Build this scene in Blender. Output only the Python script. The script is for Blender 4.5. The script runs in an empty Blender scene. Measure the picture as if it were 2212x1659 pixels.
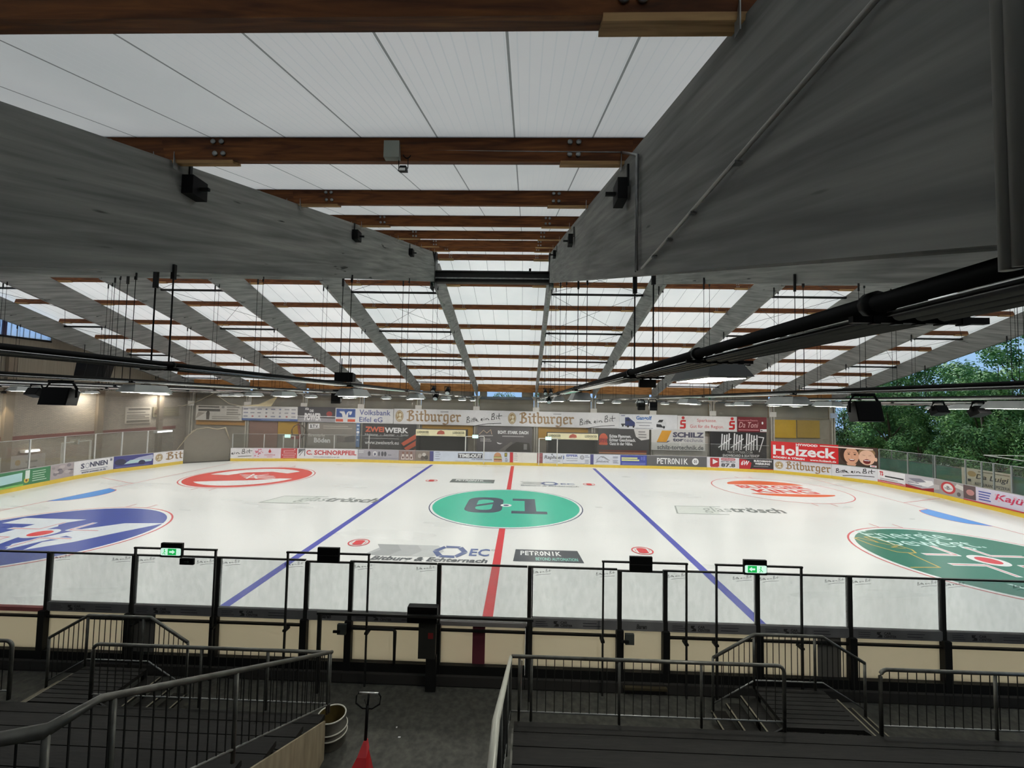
import bpy, bmesh, math, random
from mathutils import Vector, Matrix
random.seed(7)
sc = bpy.context.scene
COL = sc.collection
V3 = Vector
pi = math.pi

# ------------------------------------------------------------------ camera
CAM = V3((0.9008, -24.7037, 6.106)); FPX = 890.93
def cam_axes(yaw=-0.0278, pitch=0.0444, roll=0.0190):
    sy, cy = math.sin(yaw), math.cos(yaw)
    f = V3((sy*math.cos(pitch), cy*math.cos(pitch), math.sin(pitch)))
    r = V3((cy, -sy, 0)); u = r.cross(f)
    return r*math.cos(roll)+u*math.sin(roll), u*math.cos(roll)-r*math.sin(roll), f
CR, CU, CF = cam_axes()
cd = bpy.data.cameras.new('camera'); cam = bpy.data.objects.new('camera', cd); COL.objects.link(cam)
cam.matrix_world = Matrix(((CR.x, CU.x, -CF.x, CAM.x), (CR.y, CU.y, -CF.y, CAM.y), (CR.z, CU.z, -CF.z, CAM.z), (0, 0, 0, 1)))
cd.sensor_width = 36; cd.lens = 36*FPX/2212; cd.clip_end = 500; cd.clip_start = .05
sc.camera = cam

def at(x, y, ax, val):
    """the place in the hall that the survey pixel (x, y) falls on, on the plane axis ax = val"""
    d = CR*((x-1106)/FPX) + CU*(-(y-829.5)/FPX) + CF
    return CAM + d*((val-CAM[ax])/d[ax])

# ------------------------------------------------------------------ materials
MATS = {}
def lin(h):
    c = [int(h[i:i+2], 16)/255 for i in (0, 2, 4)]
    return tuple(v/12.92 if v <= .04045 else ((v+.055)/1.055)**2.4 for v in c)+(1,)
def base(name):
    m = bpy.data.materials.new(name); m.use_nodes = True
    nt = m.node_tree; return m, nt, nt.nodes, nt.links, nt.nodes['Principled BSDF']
def C(h, rough=.55, metal=0, var=.10, scale=3.0, spec=.3):
    """painted / printed surface with a faint procedural unevenness"""
    k = (h, rough, metal)
    if k in MATS: return MATS[k]
    m, nt, N, L, b = base('paint_'+h)
    c = lin(h)
    tc = N.new('ShaderNodeTexCoord'); nz = N.new('ShaderNodeTexNoise'); nz.inputs['Scale'].default_value = scale
    nz.inputs['Detail'].default_value = 3
    mx = N.new('ShaderNodeMix'); mx.data_type = 'RGBA'
    mx.inputs[6].default_value = tuple(v*(1-var) for v in c[:3])+(1,); mx.inputs[7].default_value = tuple(min(1, v*(1+var)) for v in c[:3])+(1,)
    L.new(tc.outputs['Object'], nz.inputs['Vector']); L.new(nz.outputs['Fac'], mx.inputs[0]); L.new(mx.outputs[2], b.inputs['Base Color'])
    b.inputs['Roughness'].default_value = rough; b.inputs['Metallic'].default_value = metal
    b.inputs['Specular IOR Level'].default_value = spec
    MATS[k] = m; return m
def noise_mat(name, cols, scale=(1, 1, 1), detail=6, rough=.7, bump=.0, spec=.3, dist=0., nscale=4., metal=0):
    m, nt, N, L, b = base(name)
    tc = N.new('ShaderNodeTexCoord'); mp = N.new('ShaderNodeMapping'); mp.inputs['Scale'].default_value = scale
    nz = N.new('ShaderNodeTexNoise'); nz.inputs['Scale'].default_value = nscale; nz.inputs['Detail'].default_value = detail
    nz.inputs['Distortion'].default_value = dist
    rp = N.new('ShaderNodeValToRGB'); e = rp.color_ramp.elements
    e[0].position = cols[0][0]; e[0].color = lin(cols[0][1]); e[1].position = cols[-1][0]; e[1].color = lin(cols[-1][1])
    for p, h in cols[1:-1]:
        q = e.new(p); q.color = lin(h)
    L.new(tc.outputs['Object'], mp.inputs[0]); L.new(mp.outputs[0], nz.inputs['Vector']); L.new(nz.outputs['Fac'], rp.inputs[0]); L.new(rp.outputs[0], b.inputs['Base Color'])
    b.inputs['Roughness'].default_value = rough; b.inputs['Specular IOR Level'].default_value = spec; b.inputs['Metallic'].default_value = metal
    if bump:
        bp = N.new('ShaderNodeBump'); bp.inputs['Strength'].default_value = bump; bp.inputs['Distance'].default_value = .02
        L.new(nz.outputs['Fac'], bp.inputs['Height']); L.new(bp.outputs[0], b.inputs['Normal'])
    return m
def emit(name, h, s):
    m, nt, N, L, b = base(name)
    b.inputs['Base Color'].default_value = lin(h); b.inputs['Emission Color'].default_value = lin(h); b.inputs['Emission Strength'].default_value = s
    if s < 4: m.cycles.emission_sampling = 'NONE'
    return m
def math_node(N, op, a=None, b=None):
    n = N.new('ShaderNodeMath'); n.operation = op
    if b is not None: n.inputs[1].default_value = b
    return n

# roof sheeting: white ribbed panels, a joint every metre
def roof_mat():
    m, nt, N, L, b = base('white_roof_sheeting')
    tc = N.new('ShaderNodeTexCoord'); sx = N.new('ShaderNodeSeparateXYZ'); L.new(tc.outputs['Object'], sx.inputs[0])
    def line(off, period, w):
        a = math_node(N, 'ADD', b=100*period-off); L.new(sx.outputs[0], a.inputs[0])
        d = math_node(N, 'DIVIDE', b=period); L.new(a.outputs[0], d.inputs[0])
        f = math_node(N, 'FRACT'); L.new(d.outputs[0], f.inputs[0])
        l = math_node(N, 'LESS_THAN', b=w/period); L.new(f.outputs[0], l.inputs[0]); return l
    l1 = line(.72, 1.0, .022); l2 = line(.0, .1, .012)
    nz = N.new('ShaderNodeTexNoise'); nz.inputs['Scale'].default_value = .35; nz.inputs['Detail'].default_value = 4; L.new(tc.outputs['Object'], nz.inputs['Vector'])
    rp = N.new('ShaderNodeValToRGB'); rp.color_ramp.elements[0].position = .3; rp.color_ramp.elements[0].color = lin('dedfdc'); rp.color_ramp.elements[1].position = .7; rp.color_ramp.elements[1].color = lin('eceae6')
    L.new(nz.outputs['Fac'], rp.inputs[0])
    m1 = N.new('ShaderNodeMix'); m1.data_type = 'RGBA'; L.new(l2.outputs[0], m1.inputs[0]); L.new(rp.outputs[0], m1.inputs[6]); m1.inputs[7].default_value = lin('e1e2df')
    m2 = N.new('ShaderNodeMix'); m2.data_type = 'RGBA'; L.new(l1.outputs[0], m2.inputs[0]); L.new(m1.outputs[2], m2.inputs[6]); m2.inputs[7].default_value = lin('8c8e8a')
    L.new(m2.outputs[2], b.inputs['Base Color']); b.inputs['Roughness'].default_value = .6; b.inputs['Specular IOR Level'].default_value = .25
    tl = N.new('ShaderNodeBsdfTranslucent'); mx = N.new('ShaderNodeMixShader'); mx.inputs[0].default_value = .33   # light-passing sheeting
    L.new(m2.outputs[2], tl.inputs[0]); L.new(b.outputs[0], mx.inputs[1]); L.new(tl.outputs[0], mx.inputs[2]); L.new(mx.outputs[0], N['Material Output'].inputs[0])
    return m
def ice_mat():
    m, nt, N, L, b = base('ice')
    tc = N.new('ShaderNodeTexCoord'); mp = N.new('ShaderNodeMapping'); mp.inputs['Scale'].default_value = (.10, .35, 1)
    nz = N.new('ShaderNodeTexNoise'); nz.inputs['Scale'].default_value = 1.0; nz.inputs['Detail'].default_value = 2.5; nz.inputs['Distortion'].default_value = .4
    rp = N.new('ShaderNodeValToRGB'); rp.color_ramp.elements[0].position = .2; rp.color_ramp.elements[0].color = lin('e8eae9'); rp.color_ramp.elements[1].position = .8; rp.color_ramp.elements[1].color = lin('f2f2f1')
    rr = N.new('ShaderNodeMapRange'); rr.inputs[1].default_value = .3; rr.inputs[2].default_value = .7; rr.inputs[3].default_value = .26; rr.inputs[4].default_value = .36
    L.new(tc.outputs['Object'], mp.inputs[0]); L.new(mp.outputs[0], nz.inputs['Vector']); L.new(nz.outputs['Fac'], rp.inputs[0]); L.new(rp.outputs[0], b.inputs['Base Color'])
    L.new(nz.outputs['Fac'], rr.inputs[0]); L.new(rr.outputs[0], b.inputs['Roughness'])
    b.inputs['IOR'].default_value = 1.31; b.inputs['Specular IOR Level'].default_value = .35
    return m
def glass_mat(name, dust=.12, tint='f4f6f5', rough=.03, dirt='d6d8d6', refl=1.0):
    m, nt, N, L, b = base(name)
    N.remove(b); out = N['Material Output']
    tr = N.new('ShaderNodeBsdfTransparent'); tr.inputs[0].default_value = lin(tint)
    gl = N.new('ShaderNodeBsdfGlossy'); gl.inputs['Roughness'].default_value = rough
    fr = N.new('ShaderNodeFresnel'); fr.inputs[0].default_value = 1.2
    mx = N.new('ShaderNodeMixShader'); L.new(fr.outputs[0], mx.inputs[0]); L.new(tr.outputs[0], mx.inputs[1]); L.new(gl.outputs[0], mx.inputs[2])
    tc = N.new('ShaderNodeTexCoord'); mp = N.new('ShaderNodeMapping'); mp.inputs['Scale'].default_value = (3.5, 3.5, 1.6)
    nz = N.new('ShaderNodeTexNoise'); nz.inputs['Scale'].default_value = 3; nz.inputs['Detail'].default_value = 6
    mr = N.new('ShaderNodeMapRange'); mr.inputs[1].default_value = .35; mr.inputs[2].default_value = .75; mr.inputs[3].default_value = dust*.75; mr.inputs[4].default_value = dust*1.4
    L.new(tc.outputs['Object'], mp.inputs[0]); L.new(mp.outputs[0], nz.inputs['Vector']); L.new(nz.outputs['Fac'], mr.inputs[0])
    df = N.new('ShaderNodeBsdfDiffuse'); df.inputs[0].default_value = lin(dirt); tl = N.new('ShaderNodeBsdfTranslucent'); tl.inputs[0].default_value = lin(dirt)
    ad = N.new('ShaderNodeMixShader'); ad.inputs[0].default_value = .6; L.new(df.outputs[0], ad.inputs[1]); L.new(tl.outputs[0], ad.inputs[2])
    m2 = N.new('ShaderNodeMixShader'); L.new(mr.outputs[0], m2.inputs[0]); L.new(mx.outputs[0], m2.inputs[1]); L.new(ad.outputs[0], m2.inputs[2])
    L.new(m2.outputs[0], out.inputs[0]); return m
def translucent_mat(name, h, k=.6):
    m, nt, N, L, b = base(name)
    b.inputs['Base Color'].default_value = lin(h); b.inputs['Roughness'].default_value = .6
    out = N['Material Output']; tl = N.new('ShaderNodeBsdfTranslucent'); tl.inputs[0].default_value = lin(h)
    nz = N.new('ShaderNodeTexNoise'); nz.inputs['Scale'].default_value = 5
    mx = N.new('ShaderNodeMixShader'); mx.inputs[0].default_value = k; L.new(b.outputs[0], mx.inputs[1]); L.new(tl.outputs[0], mx.inputs[2]); L.new(mx.outputs[0], out.inputs[0]); return m
def brick_mat(name, a, c, mort, scale=1., bw=.25, bh=.08, ax='X'):
    m, nt, N, L, b = base(name)
    tc = N.new('ShaderNodeTexCoord'); sx = N.new('ShaderNodeSeparateXYZ'); cb = N.new('ShaderNodeCombineXYZ')
    L.new(tc.outputs['Object'], sx.inputs[0]); L.new(sx.outputs[ax], cb.inputs[0]); L.new(sx.outputs['Z'], cb.inputs[1])
    bt = N.new('ShaderNodeTexBrick'); bt.inputs['Scale'].default_value = scale; bt.inputs['Brick Width'].default_value = bw; bt.inputs['Row Height'].default_value = bh
    bt.inputs['Mortar Size'].default_value = .012; bt.inputs['Color1'].default_value = lin(a); bt.inputs['Color2'].default_value = lin(c); bt.inputs['Mortar'].default_value = lin(mort)
    L.new(cb.outputs[0], bt.inputs[0]); L.new(bt.outputs[0], b.inputs['Base Color']); b.inputs['Roughness'].default_value = .85; return m

def glulam():
    m, nt, N, L, b = base('grey_painted_glulam')
    tc = N.new('ShaderNodeTexCoord'); r = N.new('ShaderNodeMapping'); r.inputs['Rotation'].default_value = (-.281, 0, 0)
    def nz(scale, sc, det, dist=0.):
        mp = N.new('ShaderNodeMapping'); mp.inputs['Scale'].default_value = scale; L.new(r.outputs[0], mp.inputs[0])
        n = N.new('ShaderNodeTexNoise'); n.inputs['Scale'].default_value = sc; n.inputs['Detail'].default_value = det; n.inputs['Distortion'].default_value = dist; L.new(mp.outputs[0], n.inputs['Vector']); return n
    L.new(tc.outputs['Object'], r.inputs[0])
    a = nz((4, .35, 7), 1.6, 9, .2); k = nz((6, 1.3, 9), .8, 2)
    rp = N.new('ShaderNodeValToRGB'); e = rp.color_ramp.elements; e[0].position = .28; e[0].color = lin('70716e'); e[1].position = .72; e[1].color = lin('9b9b96'); q = e.new(.5); q.color = lin('868784')
    L.new(a.outputs['Fac'], rp.inputs[0])
    kr = N.new('ShaderNodeMapRange'); kr.inputs[1].default_value = .72; kr.inputs[2].default_value = .77; L.new(k.outputs['Fac'], kr.inputs[0])   # dark knots
    mx = N.new('ShaderNodeMix'); mx.data_type = 'RGBA'; L.new(kr.outputs[0], mx.inputs[0]); L.new(rp.outputs[0], mx.inputs[6]); mx.inputs[7].default_value = lin('3f403d'); L.new(mx.outputs[2], b.inputs['Base Color'])
    b.inputs['Roughness'].default_value = .75; b.inputs['Specular IOR Level'].default_value = .2
    bp = N.new('ShaderNodeBump'); bp.inputs['Strength'].default_value = .15; bp.inputs['Distance'].default_value = .02; L.new(a.outputs['Fac'], bp.inputs['Height']); L.new(bp.outputs[0], b.inputs['Normal']); return m
GLULAM = glulam()
WOOD = noise_mat('brown_stained_timber', [(.28, '3e2310'), (.45, '63391b'), (.6, '7a4923'), (.78, '98632f')], (.8, 9, 9), rough=.7, bump=.15, nscale=1.6, dist=.8)
WOODL = noise_mat('pale_spruce', [(.3, '8d6b45'), (.7, 'c39d6c')], (.8, 9, 9), rough=.7, nscale=1.6, dist=.8)
FASCIA = noise_mat('orange_brown_fascia', [(.3, '8a5c33'), (.7, 'b9854f')], (1, 6, 6), rough=.75, nscale=1.5)
RUBBER = noise_mat('black_rubber_floor', [(.35, '464642'), (.55, '55554f'), (.72, '62615a')], (1, 1, 1), rough=.62, bump=.3, nscale=9, spec=.35)
TREAD = noise_mat('dark_worn_timber', [(.3, '171614'), (.6, '1e1d1a'), (.8, '262521')], (1, 8, 8), rough=.75, bump=.2, nscale=3)
STEEL = C('3a3a38', .45, .5)
DARK = C('232322', .5, .2)
GALV = noise_mat('galvanised_steel', [(.3, '7b7d7c'), (.7, 'a3a5a3')], (1, 1, 1), rough=.4, nscale=6, metal=.6)
RAIL = noise_mat('worn_grey_rail', [(.3, '555550'), (.7, '71716b')], (1, 1, 1), rough=.38, nscale=7, metal=.5)
BLACK = C('080808', .55, spec=.2)
WHITE = C('e9e9e8', .5)
SILVER = C('c9cac8', .3, .8)
YELLOW = C('f0cf4a', .5)
GLASS = glass_mat('scratched_rink_glass', .05, 'fafbfa', .03)
GLASSD = glass_mat('frosty_rink_glass', .09, 'f3f5f5', .08, 'e6e8e8')
BEIGE = translucent_mat('beige_backlit_board', 'e3dccb', .7)
ICE = ice_mat(); ROOF = roof_mat()
LEAF = [noise_mat('leaf_green_%d' % i, [(.3, a), (.7, b)], nscale=.9, rough=.6) for i, (a, b) in enumerate((('3a6b48', '6b9a5c'), ('4a8055', '82ad64'), ('305c42', '598d5a')))]
BARK = noise_mat('bark', [(.3, '2c261f'), (.7, '4a4136')], (6, 6, 1), nscale=3)

# ------------------------------------------------------------------ mesh builder
class MB:
    def __init__(s): s.v = []; s.f = []; s.m = []; s.mats = []; s.sm = []
    def mi(s, m):
        if m not in s.mats: s.mats.append(m)
        return s.mats.index(m)
    def add(s, vs, fs, m, smooth=False):
        b = len(s.v); s.v += [tuple(v) for v in vs]; i = s.mi(m)
        for f in fs: s.f.append([b+k for k in f]); s.m.append(i); s.sm.append(smooth)
        return s
    def box(s, lo, hi, m):
        (a, b, c), (d, e, f) = lo, hi
        return s.add([(a, b, c), (d, b, c), (d, e, c), (a, e, c), (a, b, f), (d, b, f), (d, e, f), (a, e, f)],
                     [(0, 3, 2, 1), (4, 5, 6, 7), (0, 1, 5, 4), (1, 2, 6, 5), (2, 3, 7, 6), (3, 0, 4, 7)], m)
    def obox(s, c, ux, uy, uz, m):
        c = V3(c); P = [c+ux*i+uy*j+uz*k for k in (-1, 1) for i, j in ((-1, -1), (1, -1), (1, 1), (-1, 1))]
        return s.add(P, [(0, 3, 2, 1), (4, 5, 6, 7), (0, 1, 5, 4), (1, 2, 6, 5), (2, 3, 7, 6), (3, 0, 4, 7)], m)
    def hexa(s, P, m):
        return s.add(P, [(0, 3, 2, 1), (4, 5, 6, 7), (0, 1, 5, 4), (1, 2, 6, 5), (2, 3, 7, 6), (3, 0, 4, 7)], m)
    def tube(s, pts, r, m, n=8, r2=None, closed=False):
        pts = [V3(p) for p in pts]; k = len(pts); vs = []
        for i, p in enumerate(pts):
            if closed: t = (pts[(i+1) % k]-pts[i-1])
            else: t = (pts[min(i+1, k-1)]-pts[max(i-1, 0)])
            t.normalize()
            a = t.cross(V3((0, 0, 1)) if abs(t.z) < .95 else V3((1, 0, 0))).normalized(); b = t.cross(a)
            rr = r if r2 is None else r+(r2-r)*i/(k-1)
            sc_ = 1.0
            if (0 < i < k-1) or closed:
                d1 = (p-pts[i-1]).normalized(); sc_ = 1/max(.6, abs(d1.dot(t)))
            vs += [p+(a*math.cos(2*pi*j/n)+b*math.sin(2*pi*j/n))*rr*sc_ for j in range(n)]
        fs = []
        for i in range(k if closed else k-1):
            i2 = (i+1) % k
            for j in range(n): fs.append((i*n+j, i*n+(j+1) % n, i2*n+(j+1) % n, i2*n+j))
        if not closed: fs += [tuple(range(n))[::-1], tuple(range((k-1)*n, k*n))]
        return s.add(vs, fs, m, n > 5)
    def lathe(s, prof, c, m, n=24, axis='Z', caps=True):
        vs = []; fs = []; c = V3(c); k = len(prof)
        for r, z in prof:
            for j in range(n):
                a = 2*pi*j/n; x, y = r*math.cos(a), r*math.sin(a)
                vs.append(c+(V3((x, y, z)) if axis == 'Z' else V3((x, z, y)) if axis == 'Y' else V3((z, x, y))))
        for i in range(k-1):
            for j in range(n): fs.append((i*n+j, i*n+(j+1) % n, (i+1)*n+(j+1) % n, (i+1)*n+j))
        if caps: fs += [tuple(range(n))[::-1], tuple(range((k-1)*n, k*n))]
        return s.add(vs, fs, m, True)
    def prism(s, poly, z0, z1, m, f=None):
        n = len(poly); g = f or (lambda x, y, z: (x, y, z))
        vs = [g(x, y, z0) for x, y in poly]+[g(x, y, z1) for x, y in poly]
        return s.add(vs, [tuple(range(n))[::-1], tuple(range(n, 2*n))]+[(i, (i+1) % n, n+(i+1) % n, n+i) for i in range(n)], m)
    def build(s, name, parent=None, origin=None, kind=None):
        me = bpy.data.meshes.new(name); o0 = V3(origin) if origin is not None else V3((0, 0, 0))
        me.from_pydata([V3(v)-o0 for v in s.v], [], s.f)
        for m in s.mats: me.materials.append(m)
        me.polygons.foreach_set('material_index', s.m); me.polygons.foreach_set('use_smooth', s.sm); me.update()
        o = bpy.data.objects.new(name, me); COL.objects.link(o)
        if parent is not None:
            o.parent = parent; W = parent.get('_w') or [0, 0, 0]
            o.location = o0-V3(W) if origin is not None else -V3(W)
            o['_w'] = list(V3(W)+o.location)
        else:
            o.location = o0; o['_w'] = list(o0)
        if kind: o['kind'] = kind
        return o
def thing(name, loc, label, cat, group=None):
    o = bpy.data.objects.new(name, None); COL.objects.link(o); o.location = loc; o['_w'] = list(loc); o.empty_display_size = .1
    return tag(o, label, cat, group)
def tag(o, label, cat, group=None):
    o['label'] = label; o['category'] = cat
    if group: o['group'] = group
    return o
def dup(root, off, label, group=None):
    """copy a thing and its parts and sub-parts; the copy stands off away from the source"""
    def rec(o, par):
        c = o.copy(); COL.objects.link(c); c.parent = par
        for ch in [x for x in KIDS.get(o.name, [])]: rec(ch, c)
        return c
    KIDS = {}
    for x in bpy.data.objects:
        if x.parent: KIDS.setdefault(x.parent.name, []).append(x)
    c = rec(root, None); c.location = V3(root.location)+V3(off); c['label'] = label
    if group: c['group'] = group
    return c

# ------------------------------------------------------------------ lettering
_T = {}
def glyphs(s, bold=0, shear=0, space=1.0):
    k = (s, bold, shear, space)
    if k in _T: return _T[k]
    cu = bpy.data.curves.new('t', 'FONT'); cu.body = s; cu.resolution_u = 2; cu.offset = bold; cu.shear = shear; cu.space_character = space
    ob = bpy.data.objects.new('t', cu); me = ob.to_mesh()
    vs = [(v.co.x, v.co.y) for v in me.vertices]; fs = [tuple(p.vertices) for p in me.polygons]
    ob.to_mesh_clear(); bpy.data.objects.remove(ob); bpy.data.curves.remove(cu)
    x0 = min(v[0] for v in vs); x1 = max(v[0] for v in vs); y0 = min(v[1] for v in vs); y1 = max(v[1] for v in vs)
    _T[k] = ([((x-x0)/(x1-x0), (y-y0)/(y1-y0)) for x, y in vs], fs); return _T[k]
FRAK = {'B': ([[(.16, .92), (.16, .08)], [(0, .82), (.3, .95), (.46, .8), (.2, .54)], [(.2, .54), (.5, .42), (.5, .14), (.24, .0), (0, .1)]], .66),
        'i': ([[(.03, .6), (.14, .52), (.14, .1), (.25, .02)], [(.12, .86), (.17, .8)]], .34), 't': ([[(.14, .86), (.14, .1), (.27, .02)], [(.0, .62), (.3, .62)]], .36),
        'b': ([[(.06, .98), (.12, .9), (.12, .1), (.24, .0), (.42, .12), (.42, .5), (.28, .62), (.14, .52)]], .54),
        'u': ([[(.03, .6), (.12, .54), (.12, .1), (.22, .0), (.38, .12)], [(.3, .6), (.4, .54), (.4, .1), (.5, .02)]], .58),
        'r': ([[(.03, .6), (.13, .52), (.13, .1), (.22, .02)], [(.15, .48), (.28, .6), (.38, .52)]], .46),
        'g': ([[(.4, .58), (.18, .62), (.1, .5), (.1, .16), (.2, .04), (.38, .12)], [(.4, .58), (.42, 0), (.38, -.18), (.2, -.26), (.04, -.18)]], .56),
        'e': ([[(.1, .3), (.38, .4), (.38, .52), (.24, .62), (.1, .5), (.1, .12), (.22, .0), (.4, .1)]], .5)}
HAND = [[(0, .28), (.015, .62)], [(.0, .62), (.05, .7), (.07, .58), (.02, .47), (.08, .42), (.09, .3), (.0, .24)], [(.13, .45), (.135, .3)], [(.135, .54), (.137, .53)], [(.19, .62), (.175, .32)], [(.23, .64), (.21, .33)], [(.15, .5), (.26, .53)],
        [(.25, .4), (.3, .46), (.27, .53), (.25, .42), (.33, .36)], [(.41, .45), (.45, .53), (.42, .57), (.4, .45), (.46, .41)], [(.49, .56), (.49, .45)], [(.49, .64), (.492, .63)],
        [(.54, .57), (.545, .46)], [(.545, .53), (.585, .59), (.61, .56), (.615, .48), (.64, .5)], [(.7, .52), (.725, .92)], [(.71, .9), (.77, .97), (.78, .82), (.73, .72), (.79, .68), (.79, .54), (.7, .5)],
        [(.84, .7), (.85, .55)], [(.85, .8), (.852, .79)], [(.92, .95), (.91, .6), (.94, .56)], [(.86, .76), (1., .8)], [(.18, .0), (.35, .1), (.6, .2), (.98, .26)]]

def hull(P):
    P = sorted(set(P)); H = []
    for Q in (P, P[::-1]):
        h = []
        for p in Q:
            while len(h) > 1 and (h[-1][0]-h[-2][0])*(p[1]-h[-2][1])-(h[-1][1]-h[-2][1])*(p[0]-h[-2][0]) <= 0: h.pop()
            h.append(p)
        H += h[:-1]
    return H
class Deco:
    """flat artwork on a panel: f(u, v, depth) -> world; u, v run 0..1 over the panel"""
    def __init__(s, f, w, h, eps=.0007, start=.003): s.f = f; s.w = w; s.h = h; s.e = start; s.st = eps; s.p = {}
    def mb(s, part): return s.p.setdefault(part, MB())
    def up(s): s.e += s.st
    def poly(s, pts, m, part='logo'):
        s.up(); s.mb(part).add([s.f(u, v, s.e) for u, v in pts], [tuple(range(len(pts)))], m); return s
    def r(s, u0, v0, u1, v1, m, part='logo', n=1):
        s.up()
        for i in range(n):
            a = u0+(u1-u0)*i/n; b = u0+(u1-u0)*(i+1)/n
            s.mb(part).add([s.f(*q, s.e) for q in ((a, v0), (b, v0), (b, v1), (a, v1))], [(0, 1, 2, 3)], m)
        return s
    def el(s, u, v, ru, rv, m, part='logo', n=28, a0=0, a1=2*pi, inner=None):
        s.up()
        P = [(math.cos(a0+(a1-a0)*i/n), math.sin(a0+(a1-a0)*i/n)) for i in range(n+1)]
        if inner is None: s.mb(part).add([s.f(u+ru*x, v+rv*y, s.e) for x, y in (P[:-1] if a1-a0 > 6.28 else P)], [tuple(range(n if a1-a0 > 6.28 else n+1))], m)
        else:
            vs = [s.f(u+ru*x, v+rv*y, s.e) for x, y in P]+[s.f(u+ru*x*inner, v+rv*y*inner, s.e) for x, y in P]
            s.mb(part).add(vs, [(i, i+1, n+2+i, n+1+i) for i in range(n)], m)
        return s
    def t(s, txt, u0, v0, u1, v1, m, bold=0, shear=0, part='lettering', space=1.0):
        s.up(); vs, fs = glyphs(txt, bold, shear, space)
        if part == 'lettering': part = 'lettering#%d' % len(s.p)
        s.mb(part).add([s.f(u0+(u1-u0)*x, v0+(v1-v0)*y, s.e) for x, y in vs], fs, m); return s
    def line(s, pts, wid, m, part='logo', flat=False):
        """pts in u, v; wid in metres"""
        if not flat: s.up()
        P = [(u*s.w, v*s.h) for u, v in pts]
        for k_, ((x0, y0), (x1, y1)) in enumerate(zip(P, P[1:])):
            l = math.hypot(x1-x0, y1-y0) or 1; nx, ny = -(y1-y0)/l*wid/2, (x1-x0)/l*wid/2; ex, ey = (x1-x0)/l*wid*.3, (y1-y0)/l*wid*.3
            q = [(x0-ex+nx, y0-ey+ny), (x0-ex-nx, y0-ey-ny), (x1+ex-nx, y1+ey-ny), (x1+ex+nx, y1+ey+ny)]
            s.mb(part).add([s.f(x/s.w, y/s.h, s.e+k_*.00008) for x, y in q], [(0, 1, 2, 3)], m)
        return s
    def bars(s, u0, u1, vs, m, t=.05, part='lettering', ragged=.25):
        for v in vs:
            k = 1-ragged*random.random()
            s.r(u0, v-t/2, u0+(u1-u0)*k, v+t/2, m, part); s.e -= s.st
        s.up(); return s
    def frak(s, txt, u0, v0, u1, v1, m, part='lettering'):
        s.up(); x = 0; Q = []; nib = (.06, .055)
        for ch in txt:
            st, adv = FRAK[ch]
            for pl in st:
                for a, b in zip(pl, pl[1:]):
                    Q.append(hull([(x+p[0]+i*nib[0], p[1]+j*nib[1]) for p in (a, b) for i, j in ((-1, -1), (1, 1), (-1, .4), (1, -.4))]))
            x += adv
        for k, q in enumerate(Q): s.mb(part).add([s.f(u0+(u1-u0)*(a+.06)/x, v0+(v1-v0)*(b+.3)/1.35, s.e+k*.00012) for a, b in q], [tuple(range(len(q)))], m)
        s.e += len(Q)*.00012
        return s
    def hand(s, u0, v0, u1, v1, m, wid=.03, part='lettering'):
        for pl in HAND:
            s.line([(u0+(u1-u0)*a, v0+(v1-v0)*b) for a, b in pl], wid, m, part); s.e -= s.st
        s.up(); return s
    def emblem(s, u, v, ru, rv):
        """oval beer-house badge with a small figure raising a glass"""
        g = C('a98a53'); w = C('ece3cd')
        s.el(u, v, ru, rv, g, n=20); s.el(u, v, ru*.86, rv*.88, w, n=20, inner=.9); s.el(u+ru*.18, v+rv*.2, ru*.34, rv*.3, w, n=14)
        s.poly([(u-ru*.5, v-rv*.6), (u+ru*.5, v-rv*.6), (u+ru*.45, v-rv*.15), (u-ru*.1, v-rv*.2)], w); s.r(u-ru*.55, v-rv*.1, u-ru*.32, v+rv*.42, w); return s
    def done(s, parent, origin=None):
        for k, b in s.p.items(): b.build(k.split('#')[0], parent)

def path_f(P, z0, z1):
    """panel along the polyline P (plan points, left to right as seen from the ice), facing the rink's camera side"""
    P = [V3((p[0], p[1], 0)) for p in P]; d = [0]
    for a, b in zip(P, P[1:]): d.append(d[-1]+(b-a).length)
    W = d[-1]
    def f(u, v, e):
        t = u*W
        i = 0
        while i < len(P)-2 and t > d[i+1]: i += 1
        q = P[i]+(P[i+1]-P[i])*((t-d[i])/(d[i+1]-d[i])); T = (P[i+1]-P[i]).normalized(); n = V3((T.y, -T.x, 0))
        q = q+n*e; return V3((q.x, q.y, z0+(z1-z0)*v))
    return f, W
def panel(name, label, cat, P, z0, z1, m, thick=.05, group=None, parent=None):
    """a sign board; returns (object, Deco)"""
    f, W = path_f(P, z0, z1); b = MB(); n = max(1, len(P)-1)
    L = [0]; PP = [V3((p[0], p[1], 0)) for p in P]
    for a, c in zip(PP, PP[1:]): L.append(L[-1]+(c-a).length)
    us = [l/W for l in L]
    fr = [f(u, v, 0) for u in us for v in (0, 1)]; bk = [f(u, v, -thick) for u in us for v in (0, 1)]
    k = len(fr); fs = []
    for i in range(n):
        a = 2*i; fs += [(a, a+2, a+3, a+1), (k+a, k+a+1, k+a+3, k+a+2), (a, k+a, k+a+2, a+2), (a+1, a+3, k+a+3, k+a+1)]
    fs += [(0, 1, k+1, k), (k-2, 2*k-2, 2*k-1, k-1)]
    b.add(fr+bk, fs, m); org = f(.5, 0, 0)
    o = b.build(name, parent, org if parent is None else None)
    if label: tag(o, label, cat, group)
    return o, Deco(f, W, z1-z0)
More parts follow.
